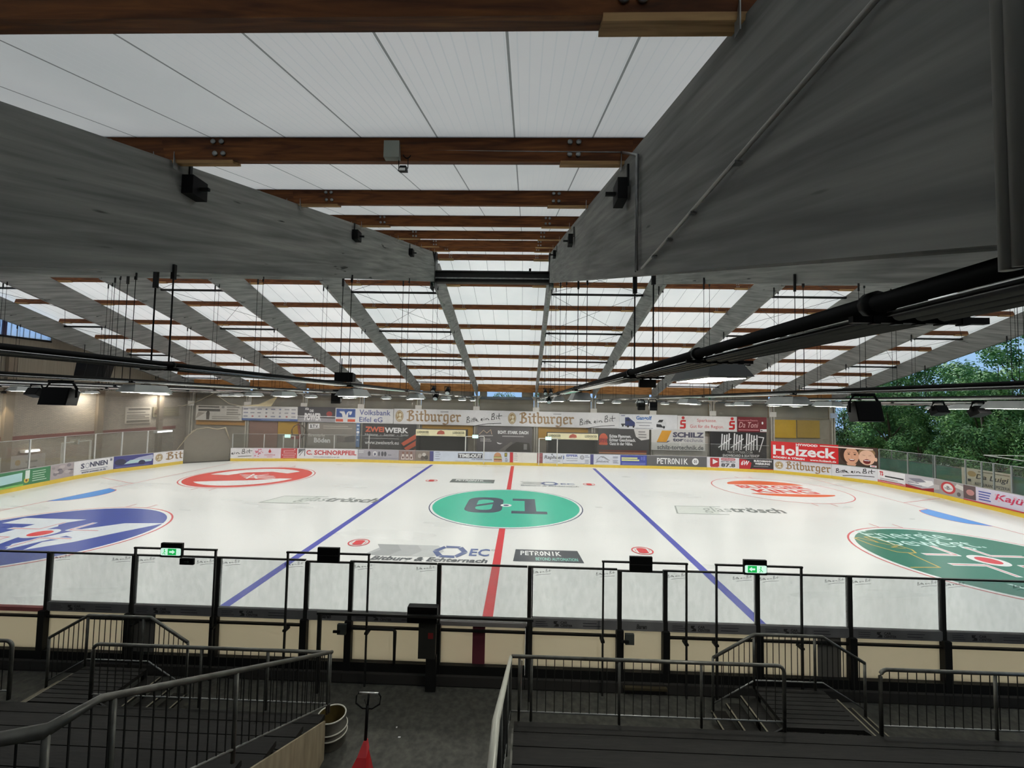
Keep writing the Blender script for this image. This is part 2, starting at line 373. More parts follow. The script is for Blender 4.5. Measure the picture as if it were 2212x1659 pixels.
# ================================================================== THE HALL
ZR, YR, YW, YB, XL, XRE = 13.99, -3.3, 18.3, -28.0, -34.9, 33.2
def ztop(y): return 8.70+.294*(y+21.31) if y < YR else ZR-.294*(y-YR)
def zbot(y): return 7.235+.288*(y+21.21) if y < YR else 12.36-.2597*(y-YR)
BX = [2.12+6.05*k for k in range(-6, 6)]; BX[6] = 2.25                     # beam lines
def struct(o): o['kind'] = 'structure'; return o

# ceiling: the white sheeting, two slopes
b = MB(); ZP = .29
for ya, yb in ((YB, YR), (YR, YW+1.2)):
    za, zb = ztop(ya+1e-6 if ya == YR else ya)+ZP, ztop(yb-1e-6 if yb == YR else yb)+ZP
    if ya == YR: za = ZR+ZP
    b.hexa([(XL-1, ya, za), (XRE+.6, ya, za), (XRE+.6, yb, zb), (XL-1, yb, zb), (XL-1, ya, za+.12), (XRE+.6, ya, za+.12), (XRE+.6, yb, zb+.12), (XL-1, yb, zb+.12)], ROOF); b.f = b.f[:-6]+[b.f[-6]]; b.m = b.m[:-5]; b.sm = b.sm[:-5]
struct(b.build('ceiling'))

# glulam beams: one mesh each, both slopes, cranked at the ridge
for i, x in enumerate(BX):
    b = MB(); h = .095
    ys = [YB, -21.3, -12, YR-.9]
    prof = [(y, zbot(y)) for y in ys]+[(YR-.02, zbot(YR-.02)), (YR-.02, ZR-.95), (YR-.9, ztop(YR-.9)-.05), (-12, ztop(-12)), (-21.3, ztop(-21.3)), (YB, ztop(YB))]
    b.prism(prof, x-h, x+h, GLULAM, lambda y, z, X: (X, y, z))
    prof = [(YR+.02, zbot(YR+.02)), (8, zbot(8)), (YW, zbot(YW)), (YW, ztop(YW)), (8, ztop(8)), (YR+.9, ztop(YR+.9)-.05), (YR+.02, ZR-.95)]
    b.prism(prof, x-h, x+h, GLULAM, lambda y, z, X: (X, y, z))
    o = struct(b.build('roof_beam', origin=(x, YR, 12)))
    if i in (5, 6):
        p = MB()
        for s in (-1, 1):
            xx = x+s*(h+.012); p.box((xx-.012, YR-.32, 11.95), (xx+.012, YR+.32, 13.75), STEEL)
        p.build('ridge_plate', o)
        p = MB(); p.box((x-.13, YR-.2, 13.0), (x+.13, YR+.2, 13.98), STEEL); p.build('ridge_shoe', o)

# purlins on top of the beams, one per bay
def purlin(y, i, near, splice=True):
    xa, xb = BX[i], BX[i+1]; z = ztop(y); t = .075; sl = .286 if y < YR else -.286
    b = MB(); d = V3((0, t, t*sl)); u = V3((0, -sl*.285, .285))
    c = V3(((xa+xb)/2, y, z))+u*.5
    b.obox(c, V3(((xb-xa)/2, 0, 0)), d, u*.5, WOOD); o = struct(b.build('roof_purlin', origin=(xa, y, z)))
    if splice:
        for xe, s in ((xa, 1), (xb, -1)):
            q = MB(); xm = xe+s*.5
            q.obox(V3((xm, y, z))+u*.0+V3((0, 0, -.012)), V3((.42, 0, 0)), d*1.05, u*.07, WOODL); q.build('bearing_block', o)
            if near or abs(i-5) < 3:
                q = MB(); fy = -t*1.02
                for dx in (-.055, .055):
                    for k in (.28, .76):
                        cc = V3((xe+s*.75+dx, y+fy-sl*.285*k, z+fy*sl+.285*k)); q.lathe([(.008, -.016), (.034, -.014), (.034, 0)], cc, GALV, 12, 'Y')
                q.build('washers', o)
                q = MB(); xx = xe+s*.14
                q.box((xx-.004, y-t-.03, z-.14), (xx+.004, y-t+.03, z+.12), GALV); q.build('hanger_strap', o)
NEARY = [-22.29, -19.39, -16.36, -13.2, -9.85, -6.5, -3.85]
for y in NEARY:
    for i in (4, 5, 6): purlin(y, i, True)
FARY = [-2.7, -.2, 2.5, 5.25, 7.9, 10.6, 13.4, 16.1]
for y in FARY:
    for i in range(11): purlin(y, i, False)
# wooden fascia and steel eaves tie over the far wall
for i in range(11):
    b = MB(); b.box((BX[i]+.1, YW-.16, 7.16), (BX[i+1]-.1, YW-.04, ztop(YW-.1)+.28), FASCIA); struct(b.build('trim_%d' % (i+1)))
# ridge beam in the middle bay and bracing struts + tie rods in every second bay
b = MB(); x0, x1 = BX[5]+.095, BX[6]-.095
b.box((x0, YR-.16, 12.33), (x1, YR+.16, 12.39), STEEL).box((x0, YR-.05, 12.39), (x1, YR+.05, 12.9), DARK).box((x0, YR-.16, 12.9), (x1, YR+.16, 12.96), STEEL).box((x0, YR-.19, 12.52), (x1, YR-.155, 12.585), GALV)
b.box((1.08, YR-.1, 12.96), (1.2, YR+.1, 13.12), BLACK)
struct(b.build('ridge_beam', origin=(x0, YR, 12.6)))
for i in (0, 2, 4, 6, 8, 10):
    xa, xb = BX[i]+.095, BX[i+1]-.095
    ps = [-2.4, -.2+.55, 5.25+.3, 10.6+.25, 16.6]
    for y in ps[1:]:
        z = ztop(y)-.16; r = .07 if y < 15 else .05
        struct(MB().tube([(xa, y, z), (xb, y, z)], r, STEEL, 10).build('bracing_strut', origin=(xa, y, z)))
    for ya, yb in zip(ps, ps[1:]):
        for a, c in ((xa, xb), (xb, xa)):
            struct(MB().tube([(a, ya, ztop(ya)-.1), (c, yb, ztop(yb)-.1)], .012, STEEL, 5).build('tie_rod', origin=(a, ya, ztop(ya))))

# ------------------------------------------------------------------ floors and outer walls
b = MB(); b.box((XL-2, YB-1, -.3), (XRE+6, 19.5, -.2), C('4c4a46', .8)); struct(b.build('floor_slab'))
b = MB(); ZF = -.15
b.box((XL, YB, ZF-.05), (XRE, -15.42, ZF), RUBBER); struct(b.build('floor'))
b = MB(); b.box((XL, 15.95, -.06), (XRE, YW+.2, .12), C('7c7a75', .75)); struct(b.build('floor_far'))
CONC = noise_mat('concrete_post', [(.3, 'a5a094'), (.7, 'bdb8ac')], (1, 1, 1), nscale=2, rough=.85)
WINB = noise_mat('old_dark_glazing', [(.25, '77736a'), (.5, '857f73'), (.7, '8f897a'), (.85, '78806e')], (1, 1, .5), rough=.4, nscale=.55, detail=8)
BRICKL = brick_mat('pale_block_wall', 'b3a796', 'a3988a', '8e8579', ax='Y')
TAUPE = noise_mat('taupe_render', [(.3, '8b8477'), (.7, '9c9588')], nscale=1, rough=.85)
# far wall: parapet band, windows between the posts, lower wall
b = MB(); b.box((XL, YW+.05, .1), (BX[11], YW+.2, 5.0), TAUPE).box((XL, YW+.05, 5.0), (BX[0]+.3, YW+.2, 8.2), TAUPE); struct(b.build('wall_back'))
for i in range(11):
    xa, xb = BX[i]+.3, BX[i+1]-.3
    b = MB()
    if i == 5:
        b.box((xa, YW+.02, 5.0), (xb, YW+.07, 6.55), WINB)
        b.box((xa, YW+.02, 6.55), (xa+.75, YW+.07, 7.2), WINB).box((xb-1.2, YW+.02, 6.55), (xb, YW+.07, 7.2), WINB)
    else: b.box((xa, YW+.02, 5.0), (xb, YW+.07, 7.3), WINB)
    w = struct(b.build('window_%d' % (i+1)))
    q = MB(); q.box((xa-.2, YW-.06, 6.36), (xb+.2, YW+.02, 6.44), C('6f6f6a')).box((xa-.05, YW-.02, 5.0), (xb+.05, YW+.03, 5.08), C('857b6a'))
    for xx in (xa, xb): q.box((xx-.05, YW-.02, 5.0), (xx+.05, YW+.03, 6.6), C('94876f'))
    if i == 5: q.box((xa, YW-.1, 6.42), (xb, YW+.04, 6.66), C('6d7378'))
    q.build('window_frame', w)
    if i == 5:
        q = MB().box(((xa+xb)/2-.02, YW+.0, 7.0), ((xa+xb)/2+.02, YW+.05, 7.2), BLACK); q.build('window_latch', w)
for i, x in enumerate(BX):
    b = MB(); b.box((x-.19, YW-.22, 0), (x-.05, YW+.1, 6.7), CONC).box((x+.05, YW-.22, 0), (x+.19, YW+.1, 6.7), CONC).box((x-.06, YW-.1, 0), (x+.06, YW+.1, 6.75), C('8f8a80'))
    for s in (-1, 1): b.hexa([(x+s*.19, YW-.2, 6.3), (x+s*.19, YW+.05, 6.3), (x+s*.2, YW+.05, 6.3), (x+s*.2, YW-.2, 6.3), (x+s*.19, YW-.2, 6.72), (x+s*.19, YW+.05, 6.72), (x+s*.5, YW+.05, 6.72), (x+s*.5, YW-.2, 6.72)], CONC)
    o = struct(b.build('wall_post', origin=(x, YW, 0)))
    q = MB()
    q.box((x-.33, YW-.3, 5.12), (x+.33, YW-.22, 5.62), C('d4d0c9') if i < 11 else C('b7c3dd')); q.build('post_cap', o)
# left end wall: pale blocks below, ribbed cladding above, blue translucent gable strip
RIBC = noise_mat('ribbed_cladding', [(.3, '857d6e'), (.7, '9d9484')], (1, 14, .2), nscale=2, rough=.7)
b = MB(); b.box((XL-.2, YB, -.1), (XL, YW+.2, 6.75), BRICKL); struct(b.build('wall_left'))
b = MB(); b.box((XL-.2, -16, 6.75), (XL, YW, 7.05), RIBC)
b.prism([(-16, 7.05), (YW, 7.05), (YW, ztop(YW)+.3), (5.4, ztop(5.4)+.3), (5.4, 10.1), (-16, 10.0)], XL-.2, XL, RIBC, lambda y, z, x: (x, y, z)); struct(b.build('wall_left_cladding'))
BLUEP = translucent_mat('blue_translucent_sheet', 'eaf4ff', .9)
b = MB(); b.prism([(-16, 10.0), (5.4, 10.1), (5.4, ztop(5.4)+.3), (YR, ZR+.3), (-16, ztop(-16)+.3)], XL-.06, XL-.03, BLUEP, lambda y, z, x: (x, y, z)); o = struct(b.build('window_12'))
q = MB(); q.box((XL-.1, -16, 9.95), (XL+.06, 5.4, 10.08), DARK)
for y in (-13, -7.5, -1.9, 2.55): q.box((XL-.1, y-.12, 10.0), (XL+.04, y+.12, min(13.6, ztop(y))), C('4e4a63'))
for k in range(58): q.box((XL-.03, -15.8+k*.36, 10.06), (XL-.015, -15.74+k*.36, ztop(-15.8+k*.36)), C('c3ddf5'))
q.build('window_frame', o)
b = MB(); b.box((XL, YB-.3, -.1), (XRE, YB, 7.5), C('38383a', .8)); struct(b.build('wall_front'))
# brick piers on the left wall
for y in (-3, 3, 9.2, 15): struct(MB().box((XL, y-.25, 0), (XL+.25, y+.25, 9), C('857868')).build('wall_pier', origin=(XL, y, 0)))
b = MB(); b.box((XL, -14, 2.75), (XL+.06, 17, 3.05), C('7d4a44')); struct(b.build('trim_12'))

# ================================================================== THE ICE AND ITS PAINT
BASE = [(-60, 1081), (0, 1068), (106, 1046.8), (158.5, 1036), (244, 1021), (330, 1010.7), (393, 1002), (497, 996.3), (642, 996.3), (772.5, 998), (860, 1000.4), (936, 1002.4), (1016, 1003), (1106, 1005), (1160, 1006.5), (1275, 1009.5), (1398, 1012), (1526, 1015.4), (1671, 1021.8), (1790, 1033), (1895, 1047), (1956, 1060), (2018, 1072), (2082, 1087.6), (2140, 1101), (2212, 1119), (2300, 1142)]
def bpt(x):
    """foot of the far boards where the survey column x meets the ice"""
    for (x0, y0), (x1, y1) in zip(BASE, BASE[1:]):
        if x <= x1 or x1 == 2300: return at(x, y0+(y1-y0)*(x-x0)/(x1-x0), 2, 0)
outline = [bpt(x) for x in list(range(-60, 2290, 18))]
pts = [(p.x*1.004, p.y*1.004+.05) for p in outline]
pts = [(-30.4, -6.7)]+[q for q in pts]+[(30, -6.7)]
for k in range(1, 8): a = k/8*pi/2; pts.append((21.5+8.5*math.cos(a), -6.7-8.5*math.sin(a)))
pts += [(21.5, -15.2), (-21.5, -15.2)]
for k in range(1, 8): a = k/8*pi/2; pts.append((-21.7-8.7*math.sin(a), -6.7-8.5*math.cos(a)))
b = MB(); b.prism(pts[::-1], -.2, 0, ICE); ICEO = struct(b.build('ice_floor'))
RED = C('e0303a', .35); REDL = C('d9555c', .35); BLU = C('3a44b8', .35); NAVY = C('33406b', .35); TEAL = C('33c3a4', .35, var=.04); SLATE = C('3b4a5c', .35); IW = C('f0f2f2', .35); GRY = C('8d9294', .35); GRYD = C('565c62', .35)
def deco_ice(x0, y0, w, h, z=.004): return Deco(lambda u, v, e: V3((x0+w*u, y0+h*v, e)), w, h, .0006, z)
# lines
d = deco_ice(0, 0, 1, 1, .003)
d.r(-.15, -15.1, .15, -4.5, RED, 'centre_line').r(-.15, 4.5, .15, 15.2, RED, 'centre_line')
for s in (-1, 1):
    d.e = .003; d.r(s*7.71-.15, -15.1, s*7.71+.15, 14.85, BLU, 'blue_line')
    d.r(s*26-.03, -13.5, s*26+.03, 12.6 if s > 0 else 14, REDL, 'goal_line')
    cr = C('3f93e6', .4); P = [(s*26, -1.8)]+[(s*26-s*(1.35*math.cos(t)), 1.8*math.sin(t)) for t in [(-.75+1.5*k/12)*1.2 for k in range(13)]]+[(s*26, 1.8)]
    d.poly(P, cr, 'goal_crease'); d.line(P, .05, REDL, 'goal_crease')
    for yy in (-3.4, 3.4): d.line([(s*26, yy), (s*30, yy*1.5)], .05, REDL, 'goal_line')
    for y, yb_ in ((-7, 0), (7, 0)):
        for dx in (-.6, .6):
            for dy in (-1, 1): d.line([(s*20.05+dx, y+dy*4.5), (s*20.05+dx, y+dy*5.1)], .05, REDL, 'faceoff_circle')
    for y in (-7, 7):
        d.el(s*6.0, y, .3, .3, RED, 'faceoff_spot', 20); d.el(s*6.0, y, .45, .45, RED, 'faceoff_spot', 28, inner=.88)
        for q in (-1, 1): d.r(s*6.0+q*.24-.03, y-.3, s*6.0+q*.24+.03, y+.3, IW, 'faceoff_spot')
d.e = .004
# centre circle with 01
d.el(0, 0, 4.5, 4.5, NAVY, 'centre_circle', 64).el(0, 0, 4.44, 4.44, IW, 'centre_circle', 64).el(0, 0, 4.3, 4.3, TEAL, 'centre_circle', 64)
def rrect(x0, y0, x1, y1, r, n=5):
    P = []
    for cx, cy, a in ((x1-r, y1-r, 0), (x0+r, y1-r, pi/2), (x0+r, y0+r, pi), (x1-r, y0+r, 1.5*pi)):
        P += [(cx+r*math.cos(a+pi/2*k/n), cy+r*math.sin(a+pi/2*k/n)) for k in range(n+1)]
    return P
d.poly(rrect(-2.35, -1.75, -.2, 1.9, .8), SLATE, 'centre_circle').poly(rrect(-1.75, -1.15, -.8, 1.3, .4), TEAL, 'centre_circle').poly([(-1.85, -.55), (-1.85, -.1), (-.7, .75), (-.7, .3)], SLATE, 'centre_circle')
d.poly([(.35, 1.75), (1.75, 1.75), (1.75, -1.2), (2.35, -1.2), (2.35, -1.75), (.35, -1.75), (.35, -1.2), (1.1, -1.2), (1.1, 1.2), (.35, 1.2)], SLATE, 'centre_circle')
d.el(0, 0, .33, .33, IW, 'centre_circle', 20).el(0, 0, .17, .17, NAVY, 'centre_circle', 16)
# left near circle: blue with white bank mark; left far: red with white swooshes
def face_marks(x, y, col=IW):
    d.e += .0; d.el(x, y, .62, .62, col, 'faceoff_circle', 24).el(x, y, .4, .4, RED, 'faceoff_circle', 20)
    for sx in (-1, 1):
        for sy in (-1, 1):
            d.line([(x+sx*.7+sx*1.3, y+sy*.55), (x+sx*.7, y+sy*.55), (x+sx*.7, y+sy*1.6)], .26, col, 'faceoff_circle', True)
            d.line([(x+sx*.7+sx*1.3, y+sy*.55), (x+sx*.7, y+sy*.55), (x+sx*.7, y+sy*1.6)], .06, REDL, 'faceoff_circle'); d.e -= d.st
d.e = .004; x, y = -20.05, -7
d.el(x, y, 4.5, 4.5, REDL, 'faceoff_circle', 64).el(x, y, 4.42, 4.42, IW, 'faceoff_circle', 64).el(x, y, 4.25, 4.25, C('2f49a8', .35, var=.05), 'faceoff_circle', 64)
LB = C('dfe6ee', .35)
for q in ([(-3.3, 2.1), (-.2, 2.1), (-.75, 1.35), (-.35, 1.0), (-.3, -.6), (.6, -3.4), (-.9, -3.4), (-1.6, -1.2), (-1.7, 1.2), (-3.3, 1.2)],
          [(.4, -1.3), (1.1, .7), (2.1, 1.7), (3.9, 1.9), (3.1, .4), (2.5, -.9), (1.6, -1.9), (1.3, -1.0), (1.9, -.4), (1.4, -.2), (.9, -1.9)]):
    d.poly([(x+a, y+c) for a, c in q], LB, 'faceoff_circle')
face_marks(x, y, LB)
d.e = .004; x, y = -20.05, 7
d.el(x, y, 4.5, 4.5, REDL, 'faceoff_circle', 64).el(x, y, 4.42, 4.42, IW, 'faceoff_circle', 64)
RD2 = C('e2473f', .35)
d.el(x, y, 4.25, 4.25, RD2, 'faceoff_circle', 64)
d.poly([(x+3.5*math.cos(a), y+3.5*math.sin(a)) for a in [(.25+.72*k/14)*pi for k in range(15)]]+[(x-2.0, y+.2), (x-1.4, y+1.5), (x+.4, y+2.1), (x+2.0, y+1.5)], IW, 'faceoff_circle')
d.poly([(x+3.6*math.cos(a), y+3.6*math.sin(a)) for a in [(1.25+.7*k/14)*pi for k in range(15)]]+[(x+2.6, y-.6), (x+1.2, y-1.5), (x-.8, y-2.0)], IW, 'faceoff_circle')
for k in range(3): d.line([(x-1.2+k*.5, y+.5-k*.5), (x+1.6+k*.4, y+.2-k*.5)], .18, IW, 'faceoff_circle')
d.line([(x-.4, y+.9), (x+.3, y-1.0)], .16, IW, 'faceoff_circle').line([(x+.7, y+1.), (x+.2, y+.1), (x+1, y-.9)], .16, IW, 'faceoff_circle')
# right near circle: green, "Energie bewegt."
d.e = .004; x, y = 20.05, -7; GRN = C('1f7a62', .35, var=.05); YL = C('d9b64a', .35); MINT = C('d3f2ec', .35)
d.el(x, y, 4.5, 4.5, REDL, 'faceoff_circle', 64).el(x, y, 4.42, 4.42, IW, 'faceoff_circle', 64).el(x, y, 4.22, 4.22, GRN, 'faceoff_circle', 64)
d.t('Energie', x-2.45, y+2.3, x+1.35, y+3.75, MINT, .0, part='faceoff_circle').t('bewegt.', x-2.3, y+1.3, x+1.75, y+2.6, MINT, .0, part='faceoff_circle').t('West', x-1.9, y-3.6, x+1.8, y-2.3, MINT, .0, part='faceoff_circle')
d.line([(x-3.4, y+2.5), (x-3.15, y+2.6), (x-2.75, y+2.0), (x-2.75, y+2.75), (x-2.45, y+2.75), (x-2.2, y+1.7), (x-2.05, y+1.1), (x-2.25, y+.7), (x-2.5, y+.65), (x-3.0, y+.75), (x-3.35, y+1.6), (x-3.4, y+2.5)], .07, YL, 'faceoff_circle')
d.line([(x-2.85, y+2.0), (x-2.3, y+1.5), (x-2.7, y+1.35), (x-2.25, y+1.2)], .06, YL, 'faceoff_circle').line([(x-2.6, y+.68), (x-2.83, y-.91), (x-4.0, y-1.0)], .07, YL, 'faceoff_circle')
face_marks(x, y)
# right far circle: bun logo
d.e = .004; x, y = 20.05, 7; ORG = C('ef6a35', .35); BKR = C('e5493a', .35)
d.el(x, y, 4.5, 4.5, REDL, 'faceoff_circle', 64).el(x, y, 4.43, 4.43, IW, 'faceoff_circle', 64)
bun = lambda top: [(x+2.9*math.cos(a), y+(1.5 if top else -1.7)+(1.75 if top else .9)*math.sin(a)*(1 if top else -1)) for a in [pi*k/16 for k in range(17)]]
d.poly(bun(True), ORG, 'faceoff_circle').poly(bun(False), ORG, 'faceoff_circle')
d.t('BURGER', x-2.6, y+.05, x+2.6, y+1.3, BKR, .03, part='faceoff_circle').t('KING', x-2.2, y-1.5, x+2.2, y-.2, BKR, .03, part='faceoff_circle')
d.e = .004
# sponsors painted in the neutral zone
d.poly([(-5.3, -8.35), (-4.9, -7.45), (-4.3, -7.45), (-4.3, -8.35)], C('b9bcbe', .35), 'ice_logo'); 
for k, g in enumerate(('a4a8aa', 'b7babc', 'c9cccd')):
    x0 = -5.15+k*.85; d.poly([(x0, -8.35), (x0+.35, -7.75), (x0, -7.1), (x0+.9, -7.1), (x0+1.25, -7.75), (x0+.9, -8.35)], C(g, .35), 'ice_logo')
def hexa_logo(cx, cy, r):
    for k in range(6):
        a0, a1 = pi/3*k, pi/3*(k+1)-.12
        P = [(cx+r*math.cos(a0), cy+r*math.sin(a0)), (cx+r*math.cos(a1), cy+r*math.sin(a1)), (cx+r*.66*math.cos(a1+.12), cy+r*.66*math.sin(a1+.12)), (cx+r*.66*math.cos(a0), cy+r*.66*math.sin(a0))]
        d.poly(P, C('4c5f96', .35), 'ice_logo')
hexa_logo(-1.95, -7.75, .72)
d.t('EC', -1.15, -8.15, .0-.35, -7.35, C('5b6fa8', .35), .02, part='ice_logo').t('Bitburg & Echternach', -4.85, -8.95, -.35, -8.42, GRYD, .03, .2, part='ice_logo').el(-.22, -7.45, .08, .08, GRY, 'ice_logo', 12, inner=.7)
d.e = .004; d.poly([(.62, -8.55), (3.35, -8.55), (3.25, -7.25), (.7, -7.25)], C('454b52', .35), 'ice_logo')
d.t('PETR0N1K', .9, -7.9, 2.55, -7.4, IW, .03, part='ice_logo', space=1.1).t('BEYOND AUTOMATION', 1.5, -8.4, 3.15, -8.08, C('8fd6c8', .35), .02, part='ice_logo')
d.line([(1.7, -7.9), (1.45, -7.4)], .04, C('454b52', .35), 'ice_logo')
d.e = .004; d.r(-4.55, 6.5, -1.2, 7.9, C('6a716f', .35), 'ice_logo').t('PETR0N1K', -4.2, 7.15, -2.0, 7.75, IW, .03, part='ice_logo').t('BEYOND AUTOMATION', -3.2, 6.62, -1.4, 6.98, C('b9d9cf', .35), .02, part='ice_logo')
d.e = .004
for k, g in enumerate(('b9bcbb', 'c4c7c6')):
    x0 = .75+k*.8; d.poly([(x0, 6.4), (x0+.3, 6.9), (x0, 7.5), (x0+.85, 7.5), (x0+1.15, 6.9), (x0+.85, 6.4)], C(g, .35), 'ice_logo')
hexa_logo(3.0, 6.95, .7)
d.t('EC', 3.85, 6.6, 4.9, 7.2, C('8390b5', .35), .02, part='ice_logo').t('Bitburg & Echternach', .8, 5.75, 5.1, 6.2, C('8a9096', .35), .03, .2, part='ice_logo')
for s, x0 in ((-1, -14.35), (1, 9.75)):
    d.e = .004; g = C('c9cdc9', .35); lt = C('9fa6a2', .35); y0 = .2
    d.poly([(x0, y0-1.0), (x0+2.4, y0-1.0), (x0+2.9, y0+.75), (x0+.6, y0+.75)], C('dfe4df', .35), 'ice_logo')
    d.line([(x0+3.2, y0+.8), (x0+.5, y0+.75), (x0, y0-1.0), (x0+2.9, y0-.95)], .09, lt, 'ice_logo')
    d.t('glas', x0+1.75, y0-.75, x0+3.5, y0+.75, C('a9b0ac', .35), .0, .25, part='ice_logo').t('trösch', x0+3.5, y0-.4, x0+6.6, y0+.75, C('7c8280', .35), .03, .25, part='ice_logo')
d.done(ICEO)
# ================================================================== NEAR BOARDS (seen from behind)
XS = [-14.1, -12.07, -10.05, -8.02, -6.03, -3.96, -2.94, -.93, 1.12, 3.13, 4.14, 6.16, 8.16, 10.15, 12.2, 14.2]
ORD = ['first', 'second', 'third', 'fourth', 'fifth', 'sixth', 'seventh', 'eighth', 'ninth', 'tenth', 'eleventh', 'twelfth', 'thirteenth', 'fourteenth', 'fifteenth']
INK = C('3c3a3a', .5); ADS = noise_mat('grey_sill_strip', [(.3, '747373'), (.7, '868585')], nscale=2)
YB0 = -15.2
for i in range(1, len(XS)-2):
    x0, x1 = XS[i], XS[i+1]; gate = i in (5, 9); mid = i == 7; first = i == 1
    n = i
    lab = ('centre rink board of the near side with the wide red stripe, no advert strip' if mid else
           ('narrow gate in the near boards, left of the centre board' if i == 5 else 'narrow gate in the near boards, right of the centre board') if gate else
           'near rink board at the far left edge, above a thin red sill' if first else
           'near rink board with glass, %s board %s of the red striped centre board' % (ORD[abs(i-7)-1], 'left' if i < 7 else 'right'))
    T = thing('rink_gate' if gate else 'dasher_board', (x0, YB0, 0), lab, 'gate' if gate else 'rink board', 'near side rink boards')
    zt, zg, zs = (2.36 if gate else 2.39), (1.29 if not (mid or first) else 1.17), 1.12
    MB().box((x0+.05, YB0-.012, zg), (x1-.05, YB0+.003, zt), GLASSD).build('glass_pane', T)
    q = MB().box((x0-.045, YB0-.05, 1.1), (x0+.045, YB0+.03, zt+.02), STEEL).box((x0-.075, YB0-.13, ZF), (x0+.075, YB0+.03, 1.12), DARK)
    if i in (8,) : q.box((x0+.05, YB0-.03, 1.1), (x0+.075, YB0+.02, zt), STEEL)
    q.build('post', T)
    MB().box((x0-.04, YB0-.03, zt), (x1-.055, YB0+.015, zt+.035), STEEL).build('top_rail', T)
    if not (mid or first):
        s = MB().box((x0+.05, YB0-.06, 1.1), (x1-.05, YB0+.03, zg+.01), ADS).build('advert_strip', T)
        dd = Deco(lambda u, v, e, a=x0+.05, c=x1-.05, g=zg: V3((a+(c-a)*u, YB0-.06-e, 1.11+(g-1.12)*v)), x1-x0, .17)
        if not gate:
            u0 = .26
            dd.poly([(u0, .85), (u0+.05, .85), (u0+.03, .6), (u0+.06, .45), (u0+.06, .15), (u0, .15), (u0+.03, .4), (u0, .55)], INK).t('CAR', u0+.08, .52, u0+.16, .86, INK, .03).t('CENTER', u0+.08, .14, u0+.22, .46, INK, .03)
            dd.bars(u0+.34, u0+.55, (.7, .35), C('47464a'), .09).bars(.05, .2, (.75, .5, .25), C('47464a'), .07)
        else: dd.t('Baren', .35, .2, .6, .8, INK, .03, .2)
        dd.done(s)
    else: MB().box((x0+.05, YB0-.07, 1.08), (x1-.05, YB0+.03, zg), C('b56a66') if first else C('8f8a88')).build('sill', T)
    p = MB().box((x0+.06, YB0-.01, .24), (x1-.08, YB0+.02, 1.1), BEIGE).build('board_panel', T)
    st = (0.0, .14, C('7a3c46')) if mid else (-7.71, .25, C('77746d')) if i == 3 else (7.71, .25, C('77746d')) if i == 11 else None
    if st: MB().box((st[0]-st[1], YB0-.02, .24), (st[0]+st[1], YB0-.011, 1.1), st[2]).build('line_stripe', T)
    if not gate: MB().box((x0+.05, YB0-.09, .96), (x1-.08, YB0-.02, 1.0), DARK).build('mid_rail', T)
    MB().box((x0-.07, YB0-.12, ZF), (x1-.08, YB0+.03, .24), DARK).box((x0-.07, YB0-.2, ZF), (x1-.08, YB0-.1, .05), C('3d3b38', .7)).build('base_sill', T)
    if not (gate or mid or first):
        for k, (u0, u1) in enumerate(((.03, .24), (.74, .95))):
            dd = Deco(lambda u, v, e, a=x0, c=x1: V3((a+(c-a)*u, YB0-.013-e, zg+(zt-zg)*v)), x1-x0, zt-zg); dd.hand(u0, .85, u1, .985, INK, .0055); dd.done(T)
    if i == 8:
        pass
# steel portal frames over the four gateways in the boards, with hanging exit boxes
def portal(x0, x1, lab):
    T = thing('portal_frame', (x0, -15.5, 0), lab, 'frame', 'steel portals over the rink gates'); z = 2.68
    for x in (x0, x1): MB().box((x-.018, -15.52, ZF), (x+.018, -15.48, z), STEEL).box((x-.04, -15.53, .96), (x+.04, -15.36, 1.0), DARK).build('upright', T)
    MB().box((x0-.03, -15.52, z-.018), (x1+.03, -15.48, z+.018), STEEL).build('crossbar', T)
    return T
for x0, x1, lab in ((-7.75, -5.91, 'black steel portal behind the boards carrying the green sign at left'), (-4.27, -2.45, 'black steel portal over the narrow gate left of the centre board'), (2.71, 4.5, 'black steel portal over the narrow gate right of the centre board'), (5.14, 6.94, 'black steel portal behind the boards carrying the green sign at right')):
    portal(x0, x1, lab)
GREEN = emit('lit_green', '17a34a', 1.0); LITW = emit('lit_pale_green', 'd2f7e6', .85)
def exit_sign(cx, lab, lit, arrow):
    T = thing('exit_sign', (cx, -15.56, 2.52), lab, 'sign', 'exit signs over the rink gates'); w, h = .24, .155
    MB().box((cx-w, -15.6, 2.525), (cx+w, -15.54, 2.525+2*h), BLACK).build('housing', T)
    if not lit: MB().box((cx-w+.01, -15.612, 2.66), (cx+w-.01, -15.6, 2.675), DARK).build('seam', T); return
    f = lambda u, v, e: V3((cx-w*.95+w*1.9*u, -15.6-e, 2.57+.16*v)); d = Deco(f, w*1.9, .16, .002, .006)
    d.poly(rrect(.0, .0, 1, 1, .12), LITW, 'lit_panel')
    u = .35 if arrow > 0 else .13
    d.r(u, .06, u+.42, .94, GREEN, 'arrow_field')
    A = [(-.13, .12), (.02, .12), (.02, .3), (.16, 0), (.02, -.3), (.02, -.12), (-.13, -.12)]
    d.poly([(u+.21+a*arrow, .5+c) for a, c in A], LITW, 'arrow')
    m = u-.16 if arrow > 0 else u+.6
    d.el(m, .78, .03, .1, GREEN, 'running_figure', 12); d.line([(m, .68), (m-.01, .4), (m+.06*arrow, .12)], .014, GREEN, 'running_figure').line([(m, .42), (m-.08*arrow, .2)], .014, GREEN, 'running_figure').line([(m, .62), (m+.08*arrow, .5)], .012, GREEN, 'running_figure')
    d.done(T)
exit_sign(-6.85, 'lit green exit sign with arrow pointing right, on the left portal', True, 1)
exit_sign(5.92, 'lit green exit sign with arrow pointing left, on the right portal', True, -1)
exit_sign(-3.32, 'unlit black sign box on the portal left of the centre line', False, 0)
